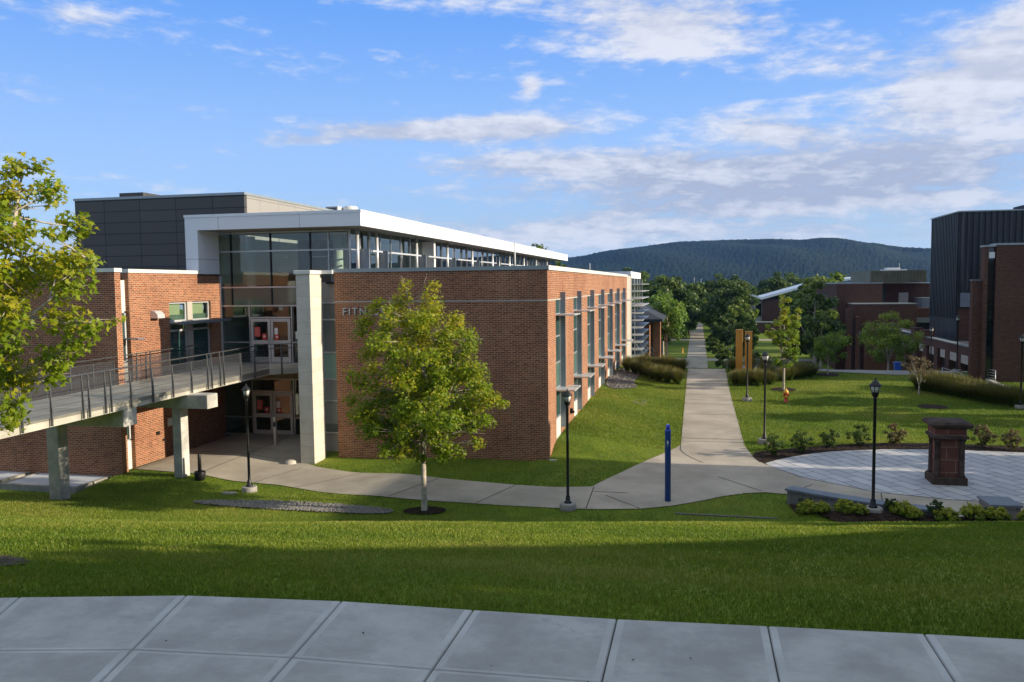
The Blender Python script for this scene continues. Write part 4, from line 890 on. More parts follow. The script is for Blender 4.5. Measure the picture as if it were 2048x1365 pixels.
# low shrubs and small trees about the lower court
def shrub(name, label, x, y, prof, n_s, n_l, size, lmat, seed, group, kind='oval', tint=(.1, 1., .6), dz=0, sr=(.2, .32)):
    r_ = np.random.default_rng(seed)
    return make_tree(name, label, (x, y, hg(x, y) + dz), envelope(r_, prof, n_s, .12, sr), n_l, size, kind, lmat, BARKD, .02, prof[0][0] * .8 + .05, seed + 9, group, tint, 'shrub', 5)
COURT = 'shrubs about the lower court'
s1 = shrub('round_shrub', 'dark bushy shrub between the path and the orange sculpture', 3.3, 100, [(.2, .8), (.9, 1.3), (1.8, 1.1), (2.6, .4)], 30, 1500, .24, LEAF_GREEN, 41, COURT, 'quad')
for i, (x, y, s, lab) in enumerate(((2.6, 128, 1.0, 'dark shrub beside the far path, the farther of two'), (5.8, 122, .8, 'low dark shrub seen left of the golden tree'), (2.7, 148, .9, 'small dark shrub beside the path near the far lawn'), (7.6, 112, .7, 'low shrub behind the golden tree stem'), (11.2, 110, .7, 'low dark shrub under the willow like tree'),
                                  (-3.0, 99.5, .62, 'shrub at the foot of the bright green tree row'), (-4.6, 98.5, .55, 'low shrub beside the brick pillars'), (-2.2, 103, .5, 'smallest shrub below the bright green tree row'))): copy_tree(s1, (x, y, hg(x, y)), i * 2.0, s, lab)
# seven clipped shrubs round the plaza rim
BED = 'shrubs round the plaza rim'
bs = shrub('bed_shrub', 'bushy shrub at the left tip of the plaza, beside the lamp post', 3.21, 36.35, [(.12, .22), (.35, .42), (.62, .48), (.85, .36), (1.0, .15)], 34, 2000, .07, LEAF_GREEN, 51, BED)
for i, (x, y, s, rd, lab) in enumerate(((4.44, 37.15, 1.08, 0, 'second shrub from the left in the plaza bed'), (5.82, 38.3, .95, 0, 'third shrub from the left in the plaza bed'), (7.15, 38.8, 1.08, 0, 'upright shrub just left of the near lamp post in the plaza bed'), (8.67, 39.2, 1.08, 1, 'reddish shrub between the lamp post and the sandstone pier'), (12.3, 39.3, 1.1, 1, 'reddish shrub just right of the sandstone pier'), (13.37, 38.9, 1.0, 1, 'rightmost reddish shrub in the plaza bed'))):
    c = copy_tree(bs, (x, y, hg(x, y)), i * 1.3, (s, s, s * .95), lab)
    if rd:
        for ch in c.children:
            if ch.name.startswith('crown'):
                ch.data = ch.data.copy(); ch.data.materials[0] = LEAF_RED
# mounds of yellow green and dark round shrubs behind the lawn crest
MND = 'low mounded shrubs below the seat wall'
m1 = shrub('mound_shrub', 'yellow green mound at the left end of the low seat wall', 3.5, 27.0, [(.02, .36), (.12, .42), (.26, .36), (.36, .18)], 70, 4200, .048, LEAF_MOUND, 61, MND, 'oval', (.3, 1.2, .8), sr=(.16, .2))
m2 = shrub('mound_shrub', 'dark ball shrub against the seat wall end', 3.45, 27.6, [(.05, .20), (.25, .27), (.42, .23), (.52, .1)], 50, 2600, .042, LEAF_DARK, 62, MND, 'oval', (.1, .7, .6), sr=(.18, .24))
for i, (src, x, y, s, lab) in enumerate(((m1, 3.85, 26.7, .8, 'smaller yellow green mound in front of the leftmost one'), (m1, 4.6, 27.0, 1.0, 'yellow green mound left of the near lamp footing'), (m2, 4.72, 27.65, .9, 'dark ball shrub behind the mound left of the lamp footing'), (m1, 4.95, 26.75, .75, 'low mound touching the lamp footing'),
                                       (m2, 5.95, 27.1, 1.0, 'dark ball shrub just right of the near lamp post'), (m1, 6.25, 26.9, 1.05, 'yellow green mound right of the near lamp post'), (m1, 6.5, 26.6, .75, 'brightest small mound right of the near lamp post'), (m2, 7.15, 26.75, 1.0, 'dark ball shrub below the sandstone pier'), (m1, 7.35, 26.5, 1.0, 'yellow green mound below the sandstone pier'), (m1, 8.2, 26.8, 1.1, 'broad yellow mound left of the short wall'), (m1, 8.85, 26.8, .95, 'yellow mound in front of the short wall'), (m2, 8.6, 27.4, .8, 'dark ball shrub at the corner of the short wall'), (m1, 9.7, 26.8, .8, 'yellow mound at the right end of the bed'))): copy_tree(src, (x, y, hg(x, y) + .05), i * 1.1, s, lab)
for o in (m1, m2): o.location.z += .03

# ornamental grasses: fountains of long blades with brown plumes
def grass_clump(label, x, y, h, r, n, seed, group):
    rg = np.random.default_rng(seed); z0 = hg(x, y); t = thing('ornamental_grass', label, 'ornamental grass', (x, y, z0), group)
    segs = 4; quads = []; tn = []
    a = rg.uniform(0, 6.283, n); k = rg.random(n) ** .6; hh = h * rg.uniform(.72, 1.05, n) * (1 - .25 * k); b0 = rg.random((n, 2)) * .3 * r - .15 * r
    f = np.linspace(0, 1, segs + 1)
    for i in range(n):
        d = np.array([math.cos(a[i]), math.sin(a[i])]); s = np.array([-d[1], d[0]]) * .014
        prev = None
        for q in range(segs + 1):
            rr = k[i] * r * (f[q] ** 1.8); zz = hh[i] * (f[q] - .22 * k[i] * f[q] ** 3); c = np.array([x + b0[i, 0] + d[0] * rr, y + b0[i, 1] + d[1] * rr]); wd = 1 - .75 * f[q]
            p = (np.array([*(c - s * wd), z0 + zz]), np.array([*(c + s * wd), z0 + zz]))
            if prev is not None: quads.append((prev[0], prev[1], p[1], p[0])); tn.append(np.clip((f[q] - .35) * .95 + rg.normal() * .1, 0, 1))
            prev = p
    np_mesh('blades', quads, 4, PLUME, t, tn); return t
G1 = 'ornamental grasses left of the path'; G2 = 'ornamental grasses right of the path'; G3 = 'ornamental grass hedge on the right'
g0 = grass_clump('tall ornamental grass at the near end of the bank left of the path', -1.25, 57.4, 1.3, .88, 620, 1, G1)
lab1 = 'one of the ornamental grasses massed in two rows left of the path'
g0['label'] = lab1
for i in range(26):
    if i < 15: u = i / 14; x = -1.3 - 3.9 * u + .25 * math.sin(i * 9); y = 57.2 + 4.5 * u ** 1.3 + .5 * (i % 2)
    else: u = (i - 15) / 10; x = -1.1 - 3.6 * u; y = 62.5 + 1.4 * u + .3 * (i % 2)
    copy_tree(g0, (x, y, hg(x, y) - .02), i * 1.9, 1.0 + .12 * math.sin(i * 5), lab1)
lab2 = 'one of the ornamental grasses in the bed below the orange sculpture'
gr = [(2.55, 57.3), (3.0, 57.0), (3.5, 57.2), (4.0, 57.1), (4.5, 57.5), (4.9, 57.6), (2.7, 58.4), (3.3, 58.6), (4.2, 58.9), (5.8, 58.9), (6.3, 59.4), (6.9, 60.0), (7.3, 60.5), (7.8, 61.0), (6.1, 60.4), (6.8, 61.2), (8.2, 61.8), (5.2, 60.2), (4.6, 60.8), (3.9, 63.0), (5.0, 63.2), (6.0, 63.1), (1.9 + .7, 62.9)]
for i, (x, y) in enumerate(gr):
    c = copy_tree(g0, (x, y, hg(x, y) - .02), i * 2.3 + .4, .98 + .14 * math.sin(i * 7), lab2); c['group'] = G2
lab3 = 'one of the tall grasses forming the dark hedge on the right'
for i in range(34):
    u = (i // 2) / 16; x = 13.9 + 3.7 * u + .3 * (i % 2); y = 56.6 - 6.0 * u + 1.0 * (i % 2)
    c = copy_tree(g0, (x, y, hg(x, y) - .02), i * 1.3, 1.06 + .12 * math.sin(i * 3), lab3); c['group'] = G3

# ------------------------------------------------------------------ street furniture
LG = 'black lantern lamp posts'
def lamp(label, x, y, h=4.1, z=None):
    z = hg(x, y) if z is None else z
    t = thing('street_lamp', label, 'street lamp', (x, y, z), LG)
    MB().lathe(x, y, [(.29, z - .3), (.29, z + .20), (.27, z + .23)], 18).build('footing', FOOT, t)
    MB().lathe(x, y, [(.13, z + .23), (.13, z + .27), (.085, z + .30), (.075, z + .45), (.05, z + .5), (.046, z + h - .66), (.062, z + h - .64), (.062, z + h - .60), (.04, z + h - .58)], 14).build('pole', BLACK, t)
    ln = MB().lathe(x, y, [(.045, z + h - .60), (.095, z + h - .52), (.115, z + h - .44), (.118, z + h - .42)], 14).build('lantern', BLACK, t)
    MB().lathe(x, y, [(.105, z + h - .42), (.145, z + h - .235), (.13, z + h - .225)], 16).build('lamp_glass', GLOBE, ln)
    mb = MB()
    for k in range(6):
        a = k * math.pi / 3; mb.bar((x + .108 * math.cos(a), y + .108 * math.sin(a), z + h - .43), (x + .150 * math.cos(a), y + .150 * math.sin(a), z + h - .22), .014)
    mb.build('lantern_frame', BLACK, ln)
    MB().lathe(x, y, [(.185, z + h - .235), (.18, z + h - .21), (.12, z + h - .15), (.075, z + h - .085), (.03, z + h - .065), (.018, z + h - .04), (.028, z + h - .02), (.0, z + h + .03)], 16).build('lamp_cap', BLACK, ln)
    return t
l0 = lamp('black lantern lamp post on the lower lawn in front of the footbridge end', -16.84, 27.9, 4.2)
for x, y, s, lab in ((-4.31, 27.2, .99, 'black lantern lamp post between the leafy maple and the blue pole'), (2.96, 51.05, .99, 'slim black lamp post in front of the orange sculpture'), (3.04, 38.8, 1.03, 'black lamp post at the left end of the plaza mulch bed'), (5.42, 27.1, 1.03, 'nearest black lamp post, rising from the mounded shrubs'),
                     (17.63, 50.3, 1.0, 'black lamp post at the right picture edge by the grass hedge'), (18.3, 64.2, 1.0, 'black lamp post in front of the low brick arcade'), (15.9, 87.0, 1.0, 'black lamp post on the shaded court right of the light green tree'), (4.4, 124, 1.0, 'far lamp post left of the orange sculpture'), (5.2, 137, 1.0, 'farthest lamp post, behind the orange sculpture'), (19.6, 76, 1.0, 'black lamp post beside the arcade openings')):
    copy_tree(l0, (x, y, hg(x, y)), x, s, lab)
# blue emergency pole
z = hg(-.99, 28.6); t = thing('emergency_pole', 'blue emergency call pole at the near edge of the walkway', 'call pole', (-.99, 28.6, z))
MB().lathe(-.99, 28.6, [(.105, z - .1), (.105, z + 2.48), (.112, z + 2.49), (.112, z + 2.53), (.09, z + 2.55)], 24).build('pole', BLUE, t)
MB().lathe(-.99, 28.6, [(.068, z + 2.55), (.07, z + 2.70), (.05, z + 2.73)], 18).build('beacon', BLUEL, t)
MB().loft([[(-.99 + r_ * math.sin(a), 28.6 - r_ * math.cos(a), zz) for a in (-.25, 0, .25) for r_ in (.1075,)] + [(-.99 + .104 * math.sin(a), 28.6 - .104 * math.cos(a), zz) for a in (.25, 0, -.25)] for zz in (z + 2.06, z + 2.17)]).build('call_plate', PAPER, t)
MB().box(-1.005, -.975, 28.6 - .112, 28.6 - .104, z + 1.98, z + 2.04).build('call_button', ALU, t)
# fire hydrant
def hydrant(label, x, y, mb_, mt_):
    z = hg(x, y); t = thing('fire_hydrant', label, 'hydrant', (x, y, z), 'fire hydrants')
    MB().lathe(x, y, [(.16, z), (.16, z + .05), (.10, z + .07), (.105, z + .50), (.15, z + .52), (.15, z + .57)], 16).build('barrel', mb_, t)
    MB().lathe(x, y, [(.145, z + .57), (.14, z + .66), (.10, z + .74), (.04, z + .78), (.035, z + .84), (.0, z + .85)], 16).build('bonnet', mt_, t)
    for s in (-1, 1): MB().tube([(x + s * .09, y, z + .42), (x + s * .19, y, z + .42)], .055, 10).build('nozzle_cap', mb_, t)
    MB().tube([(x, y - .09, z + .38), (x, y - .2, z + .38)], .075, 12).build('nozzle_cap', mt_, t)
    return t
hydrant('red fire hydrant with yellow top on the sunny lawn', 5.2, 50.9, RED, YEL)
hydrant('far orange hydrant beside the long path at the green tree row', -2.3, 131, YEL, ORANGE)
# orange sculpture: two tall slabs
for x, y, lab in ((3.03, 62.4, 'left slab of the two tall orange sculpture slabs'), (3.57, 60.3, 'right slab of the two tall orange sculpture slabs, the nearer one')):
    z = hg(x, y); t = thing('sculpture', lab, 'sculpture', (x, y, z), 'orange sculpture slabs')
    MB().bbox(x - .245, x + .245, y - .16, y + .16, z - .1, 4.05, .012).build('slab', ORANGE, t)
    MB().bbox(x - .26, x + .26, y - .18, y + .18, 4.05, 4.09, .006).build('top_plate', ORANGE, t)
# sandstone pier on the plaza
PX0, PX1, PY0, PY1 = 8.55, 9.62, 32.35, 33.35; t = thing('stone_pier', 'weathered dark red sandstone pier with moulded top standing on the plaza', 'stone pier', (9.08, 32.85, 0))
z = hg(9.08, 32.85)
MB().bbox(PX0 - .06, PX1 + .06, PY0 - .06, PY1 + .06, z - .1, z + .32, .03).build('plinth', SANDD, t)
pbox('shaft', SAND, t, PX0 + .12, PX1 - .12, PY0 + .12, PY1 - .12, z + .32, z + 1.75)
for x in (PX0 + .12, PX1 - .12):
    for y in (PY0 + .12, PY1 - .12): MB().lathe(x, y, [(.13, z + .32), (.13, z + .38), (.105, z + .42), (.098, z + 1.60), (.12, z + 1.63), (.15, z + 1.75)], 16).build('corner_column', SANDD, t)
MB().bbox(PX0 - .07, PX1 + .07, PY0 - .07, PY1 + .07, z + 1.75, z + 1.86, .02).build('necking', SANDD, t)
pbox('frieze', SAND, t, PX0 + .0, PX1 - .0, PY0 + .0, PY1 - .0, z + 1.86, z + 2.12)
mb = MB(); mb.loft([[(PX0 - d, PY0 - d, zz), (PX1 + d, PY0 - d, zz), (PX1 + d, PY1 + d, zz), (PX0 - d, PY1 + d, zz)] for d, zz in ((.03, z + 2.12), (.16, z + 2.2), (.18, z + 2.28), (.10, z + 2.36), (-.1, z + 2.4))]); mb.build('cornice', SANDD, t)
# low seat walls with bluestone caps
def seat_wall(label, pts, wd, h, zb):
    t = thing('seat_wall', label, 'low wall', (pts[0][0], pts[0][1], zb), 'low seat walls by the plaza'); P = [Vector((*p, 0)) for p in pts]
    for nm, ww2, z0, z1, mt in (('wall', wd - .1, zb - .4, zb + h - .07, WALLST), ('cap', wd, zb + h - .07, zb + h, SLATE)):
        rings = []
        for i, p in enumerate(P):
            d = (P[min(i + 1, len(P) - 1)] - P[max(i - 1, 0)]).normalized(); n = Vector((-d.y, d.x, 0)) * ww2 / 2
            e = d * (.06 if nm == 'cap' else 0) * (-1 if i == 0 else (1 if i == len(P) - 1 else 0))
            rings.append([(*(p + n + e).xy, z0), (*(p - n + e).xy, z0), (*(p - n + e).xy, z1), (*(p + n + e).xy, z1)])
        MB().loft(rings).build(nm, mt, t)
    return t
seat_wall('long curved low wall with bluestone cap along the plaza front', [(3.15, 29.1), (4.0, 28.55), (4.9, 28.05), (5.8, 27.62), (6.7, 27.3), (7.55, 27.1)], .55, .5, -.02)
seat_wall('short low wall with wide bluestone cap in front of the sandstone pier', [(9.45, 29.0), (9.5, 28.0)], .95, .5, -.02)
# timber edging strip half hidden behind the lawn crest
t = settag(MB().box(-.7, 2.6, 27.22, 27.3, -.4, -.10).build('edging_board', simple('grey_edging_timber', (.14, .13, .12), .9), None), 'grey timber edging strip behind the lawn crest beside the blue pole', 'edging')
# entrance odds and ends
t = thing('door_post', 'slim grey door opener post with black button before the lower entrance', 'post', (-19.63, 34.95, 0))
MB().box(-19.69, -19.57, 34.89, 35.01, -.2, 1.3).build('post', ALU, t); MB().box(-19.68, -19.58, 34.87, 34.89, .95, 1.18).build('push_plate', BLACK, t); MB().box(-19.70, -19.56, 34.88, 35.02, 1.3, 1.42).build('hood', ALU, t)
t = thing('ash_urn', 'black smokers ash urn beside the bridge pier', 'ash urn', (-19.55, 28.75, 0))
z = hg(-19.55, 28.75)
MB().lathe(-19.55, 28.75, [(.17, z), (.20, z + .05), (.23, z + .32), (.21, z + .36)], 16).build('base', BLACK, t); MB().lathe(-19.55, 28.75, [(.075, z + .36), (.068, z + 1.05), (.05, z + 1.09)], 14).build('stem', BLACK, t)
settag(MB().lathe(-17.55, 32.5, [(.27, -.4), (.24, -.12), (.16, -.07), (.04, -.06)], 11).build('splash_stone', STONEL, None), 'pale rounded stone at the foot of the stone fin', 'stone')
settag(MB().box(-17.6, -17.1, 27.15, 27.45, hg(-17.3, 27.3) - .1, hg(-17.3, 27.3) + .05).build('drain_cover', FOOT, None), 'small pale drain cover in the grass by the lamp footing', 'drain cover')
# window wells with pale lids before the left wing
WG = 'pale covered window wells before the left wing'
for x0, x1, lab in ((-27.4, -23.75, 'pale covered window well nearest the bridge pier'), (-32, -27.75, 'pale covered window well at the left picture edge')):
    z = -.22; t = thing('window_well', lab, 'window well', (x0, 27.6, z), WG)
    MB().box(x0, x1, 26.85, 27.02, z - .4, z + .04).box(x0, x0 + .16, 27.02, 28.83, z - .4, z + .04).box(x1 - .16, x1, 27.02, 28.83, z - .4, z + .04).build('curb', FOOT, t)
    for k in range(2): pbox('lid_panel', WELLP, t, x0 + .17, x1 - .17, 27.03 + k * .91, 27.03 + k * .91 + .88, z - .03, z + .02)
# rails at the crest of the path
for x, lab in ((-.95, 'thin metal handrail on the left of the path crest'), (2.3, 'thin metal handrail on the right of the path crest')):
    z = hg(x, 63.5); t = thing('handrail', lab, 'handrail', (x, 63.5, z), 'handrails at the path crest')
    mb = MB()
    mb.tube([(x, 63.2, z - .1), (x, 63.2, z + .9), (x, 66.5, z + .45)], .025, 6); mb.build('rail', STEEL, t)
    MB().tube([(x, 66.5, z - 1), (x, 66.5, z + .45)], .025, 6).build('post', STEEL, t)

# ------------------------------------------------------------------ buildings on the right
# tall brick block at the picture edge
B = thing('brick_block', 'tall brick block with a narrow glass slot at the right picture edge', 'building', (24, 64, 0))
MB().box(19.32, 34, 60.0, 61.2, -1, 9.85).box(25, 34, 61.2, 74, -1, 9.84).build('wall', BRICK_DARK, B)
pbox('coping', CAPG, B, 19.28, 34, 59.95, 61.25, 9.85, 9.97)
pbox('glass_slot', GLASSD, B, 18.82, 19.32, 60.25, 60.4, -1, 9.7); pbox('slot_back', DARKGLASSROOM, B, 18.86, 19.3, 60.41, 60.8, -1, 9.7)
MB().box(18.62, 18.84, 60.0, 60.8, -1, 9.75).build('side_pier', BRICK_DARK, B)
pbox('coping', CAPG, B, 18.58, 19.28, 59.97, 60.85, 9.75, 9.86)
pbox('side_block', BRICK_DARK, B, 18.05, 18.62, 60.4, 60.9, -1, 7.5); pbox('side_cap', SLATE, B, 18.0, 18.62, 60.35, 60.95, 7.5, 7.6)
MB().box(18.9, 19.26, 60.1, 60.24, 9.0, 9.4).build('flood_light', PAPER, B)
# ribbed dark hall
H = thing('ribbed_hall', 'tall dark hall clad in vertical metal ribs behind the brick block', 'building', (30, 90, 0))
HX, HY, HY1 = 23.3, 82.0, 91.0
pbox('wall', RIBM, H, HX, 46, HY, HY1, 5.0, 13.75)
mb = MB(); 
for k in range(44): mb.box(HX + .12 + k * .5, HX + .12 + k * .5 + .22, HY - .14, HY - .002, 5.0 + (1.6 if k < 5 else 0), 13.7)
for k in range(18): mb.box(HX - .14, HX - .002, HY + .2 + k * .49, HY + .42 + k * .49, 4.0, 13.7)
mb.build('rib_cladding', RIBM, H)
pbox('coping', CAPG, H, HX - .18, 46, HY - .18, HY1, 13.75, 13.86)
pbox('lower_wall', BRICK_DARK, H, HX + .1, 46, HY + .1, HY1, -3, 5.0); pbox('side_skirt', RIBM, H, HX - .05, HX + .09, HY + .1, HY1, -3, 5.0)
MB().box(HX + .2, HX + 2.9, HY - .06, HY - .003, 5.1, 6.4).build('blue_grey_band', FIN, H)
MB().loft([[(29 + d, HY + 2, z), (44, HY + 2, z), (44, HY1, z), (29 + d, HY1, z)] for d, z in ((0, 13.8), (1.6, 14.3), (1.7, 14.75))]).build('roof_lantern', ROOFD, H)
# low arcade along the court
A = thing('low_arcade', 'low brick arcade with a flat dark roof along the shaded court', 'building', (22, 80, 0))
AX = 20.9
mb = MB(); mb.box(AX, AX + .45, 66.5, 94, 1.55, 2.25)
ys_ = [66.5, 69.4, 72.4, 75.6, 79.0, 82.6, 86.4, 90.2, 93.4]
for y in ys_: mb.box(AX, AX + .45, y, y + 1.15, -4.5, 1.55)
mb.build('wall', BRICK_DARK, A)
pbox('coping', CAPG, A, AX - .04, AX + .5, 66.45, 94.05, 2.25, 2.33)
pbox('roof', ROOFD, A, AX + .4, 26, 66.6, 94, 1.95, 2.0); pbox('roof_extension', ROOFD, A, AX + .4, HX + .05, 82, 104, 2.03, 2.06)
pbox('back_wall', DARKGLASSROOM, A, AX + 2.6, AX + 2.8, 66.6, 94, -4.5, 1.95)
for y in ys_[:-1]: pbox('lintel', STONE_PANEL, A, AX + .02, AX + .40, y + 1.15, y + 3.0 if y < 75 else y + 2.6, .85, 1.55)
for y in (82.9, 86.7): MB().box(AX - .1, AX + .75, y - .1, y + 1.2, 2.2, 2.85).box(AX - .14, AX + .8, y - .14, y + 1.24, 2.85, 2.92).build('pier_top', BRICK_DARK, A)
# far brick building
F = thing('far_brick_building', 'stepped brick building with a ribbed khaki roof box far behind the court', 'building', (24, 112, 0))
pbox('wall', BRICK_DARK, F, 16.9, 22.2, 108, 126, -4.5, 7.25); pbox('coping', CAPG, F, 16.85, 22.25, 107.95, 126, 7.25, 7.4)
pbox('rear_wall', BRICK_DARK, F, 22.2, 40, 110.5, 126, -4.5, 7.2); pbox('rear_coping', CAPG, F, 22.25, 40, 110.45, 126, 7.2, 7.32)
pbox('stair_glass', GLASST, F, 22.3, 22.9, 110.2, 110.45, -1, 6.9)
pbox('wall_panel', STONE_PANEL, F, 24.6, 25.7, 110.38, 110.49, 3.2, 6.1)
pbox('blue_grey_band', FIN, F, 26.4, 36, 106.5, 110.4, 4.1, 5.5); pbox('band_wall', BRICK_DARK, F, 26.4, 36, 107, 110.4, -4.5, 4.1)
pbox('low_wall', BRICK_DARK, F, 18.2, 25.2, 104, 108, -4.5, 4.8); pbox('low_coping', CAPG, F, 18.15, 25.25, 103.95, 108, 4.8, 4.9)
pbox('entry_bay', BRICK_DARK, F, 25.2, 28.2, 105, 107, -4.5, 4.3); MB().box(25.4, 27.9, 104.9, 104.99, 1.0, 3.2).build('entry_window', GLASSD, F); pbox('entry_lintel', FIN, F, 25.4, 27.9, 104.85, 104.98, 2.6, 3.2)
for k, x in enumerate((17.3, 18.3, 19.3)): pbox('facade_pier', BRICK_DARK, F, x, x + .5, 102.8 + k * .2, 104, -4.5, 4.3 - k * .9)
rb = MB().box(20.9, 27.3, 108.6, 122, 7.35, 8.85); f = rb.build('roof_box', RIBB, F)
mb = MB()
for k in range(20): mb.box(20.95 + k * .32, 21.09 + k * .32, 108.5, 108.599, 7.4, 8.8)
mb.build('rib_cladding', RIBB, f)
MB().box(23.3, 25.9, 112, 115, 8.85, 9.05).box(23.6, 25.2, 112.5, 114, 9.05, 9.25).build('roof_unit', PAPER, F)
MB().tube([(25.0, 112.2, 9.2), (25.0, 112.2, 9.8)], .03, 5).build('roof_mast', CAP, F)
# retaining wall with pipe rail before the brick block
T = thing('retaining_wall', 'pale concrete retaining wall sloping down before the tall brick block', 'retaining wall', (19, 60, 0))
MB().loft([[(18.9, 63.5, -1), (19.25, 63.5, -1), (19.25, 63.5, 1.05), (18.9, 63.5, 1.05)], [(18.9, 56, -1), (19.25, 56, -1), (19.25, 56, .75), (18.9, 56, .75)], [(18.9, 46, -1), (19.25, 46, -1), (19.25, 46, .5), (18.9, 46, .5)]]).build('wall', CONC, T)
def pipe_rail(label, p, q, n, h, rails):
    t = thing('pipe_railing', label, 'railing', p, 'galvanised railings on the right'); P, Q_ = Vector(p), Vector(q)
    for k in range(rails): MB().tube([P + Vector((0, 0, h * (k + 1) / rails)), Q_ + Vector((0, 0, h * (k + 1) / rails))], .022, 6).build('rail', ALU, t)
    for k in range(n):
        c = P.lerp(Q_, k / (n - 1)); MB().tube([c + Vector((0, 0, -.4)), c + Vector((0, 0, h))], .025, 6).build('post', ALU, t)
pipe_rail('galvanised pipe railing sloping down to the court before the arcade', (16.9, 62.6, .55), (18.3, 61.0, .1), 4, .85, 4)
pipe_rail('galvanised pipe railing on top of the retaining wall', (18.75, 62.5, .6), (19.3, 59.5, .65), 4, .9, 5)
# blue bins
for x, y, lab in ((18.3, 82.0, 'blue recycling bin by the shaded arcade'), (-5.6, 101.5, 'blue recycling bin by the sunlit brick pillars')):
    z = hg(x, y); t = thing('recycling_bin', lab, 'bin', (x, y, z), 'blue recycling bins')
    MB().loft([[(x - a, y - a, zz), (x + a, y - a, zz), (x + a, y + a, zz), (x - a, y + a, zz)] for a, zz in ((.25, z), (.31, z + .95))]).build('body', BLUE, t)
    MB().bbox(x - .34, x + .34, y - .34, y + .34, z + .95, z + 1.08, .03).build('lid', BLUE, t)
# brick pavilion beyond the louvres
P = thing('brick_pavilion', 'sunlit brick pavilion with a dark hipped roof beyond the metal louvres', 'building', (-8, 100, -3))
for x0, x1, y in ((-6.1, -5.4, 95), (-5.2, -4.35, 99)): MB().box(x0, x1, y, y + 1.6, -4, 3.2).build('pillar', BRICK, P)
pbox('wall', BRICK, P, -14, -4.7, 101, 112, -4, 3.2)
MB().loft([[(-14.5, 94, 3.2), (-3.9, 94, 3.2), (-3.9, 113, 3.2), (-14.5, 113, 3.2)], [(-14.5, 94, 3.5), (-3.9, 94, 3.5), (-3.9, 113, 3.5), (-14.5, 113, 3.5)], [(-11, 98, 5.4), (-8, 98, 5.4), (-8, 109, 5.4), (-11, 109, 5.4)]]).build('roof', ROOFD, P)
# pale roofed building across the valley road
W = thing('pale_roofed_building', 'far low brick building with a pale upswept roof between the trees', 'building', (20, 195, -3))
pbox('wall', BRICK_DARK, W, 14.2, 34, 190.5, 205, -5, 3.6); pbox('side_wall', STONE_PANEL, W, 12.6, 14.2, 191.5, 204, -5, 3.4); pbox('window_strip', GLASSD, W, 12.8, 14.0, 191.38, 191.48, 0, 2.8)
MB().loft([[(11.9, y, 4.6), (13.9, y, 3.7), (24, y, 6.6), (34.5, y, 8.2), (34.5, y, 8.6), (24, y, 7.1), (13.9, y, 4.25), (11.9, y, 4.95)] for y in (189.5, 206)]).build('roof', WHITE, W)
pbox('terrace_wall', BRICK_DARK, W, 8, 34, 186, 187, -5, -1.2); pbox('terrace_cap', CAP, W, 8, 34, 185.9, 187, -1.2, -1.0)
# brick tower house at the end of the path
K = thing('brick_house', 'small far brick block with rooftop masts above the trees at the path end', 'building', (0, 300, -4))
pbox('wall', BRICK_DARK, K, -1.9, 2.9, 300, 312, -8, 6.4); pbox('coping', CAPG, K, -2, 3, 299.9, 312, 6.4, 6.7)
mb = MB().tube([(-1.2, 303, 6.6), (-1.2, 303, 9.6)], .06, 5); mb.build('roof_mast', CAP, K); MB().tube([(1.2, 303, 6.6), (1.2, 303, 9.2)], .06, 5).build('roof_mast', CAP, K); MB().box(1.6, 2.8, 302, 304, 6.7, 7.3).build('roof_unit', PAPER, K)

# ------------------------------------------------------------------ beyond the frame on the right and behind: what shades the lawn
N = thing('brick_hall', 'brick hall standing out of the picture to the right of the plaza', 'building', (28, 24, 0))
pbox('wall', BRICK, N, 19.5, 36, 17.5, 34.6, -1, 9.3); pbox('coping', CAPG, N, 19.4, 36, 17.4, 34.7, 9.3, 9.5)
N2 = thing('uphill_shade_hall', 'unseen brick hall added at the top of the slope to shade the lawn', 'building', (23, -4, 5))  # unseen hall, added to shade the sidewalk and near lawn
pbox('wall', BRICK, N2, 16.5, 30, -14, 6.2, 3, 15.2); pbox('coping', CAPG, N2, 16.4, 30, -14.1, 6.3, 15.2, 15.4)
MB().loft([[(x, 6.31, 3), (x, 12.6, 3), (x, 12.6, 7.7), (x, 12.0, 8.1), (x, 9.2, 9.8), (x, 6.6, 11.8), (x, 6.31, 12.1)] for x in (16.5, 28)]).build('shade_edge_wedge', BRICK, N2)  # added block, roofline shaped to slant the shade edge across the lawn
OFF = 'trees standing out of the picture beside the slope'
PB = [(2.2, 2.0), (3.4, 3.4), (5.2, 3.9), (7.0, 3.4), (8.6, 2.0), (9.4, .8)]
o1 = small_tree('shade_tree', 'big tree out of the picture on the slope to the right', 13.0, 2.6, PB, 70, 5200, .34, LEAF_GREEN, .2, 2.0, 71, bark=BARKD, kind='quad', group=OFF, z=5.0)
for i, (x, y, s) in enumerate(((13.0, -5.5, .9), (12.5, -12, 1.0), (-9, -15, 1.2), (2, -19, 1.25), (-20, -18, 1.2), (-30, -12, 1.2), (11, -20, 1.2), (-14, -27, 1.3), (-3, -30, 1.35))):
    copy_tree(o1, (x, y, 4.9), i * 1.4, s)
o2 = small_tree('shade_tree', 'medium tree out of the picture beside the upper lawn', 22.5, 46.5, [(1.2, 1.2), (2.2, 2.2), (3.6, 2.4), (5.0, 1.5), (5.8, .6)], 50, 3000, .3, LEAF_GREEN, .13, 1.0, 72, bark=BARKD, kind='quad', group='medium trees out of the picture on the right')
for i, (x, y, s) in enumerate(((24, 51.5, 1.05), (18.5, 36.6, .85), (12.6, 10.6, .5), (11.6, 12.0, .5), (13.4, 13.0, .42))): copy_tree(o2, (x, y, hg(x, y)), 1.0 + i, s)

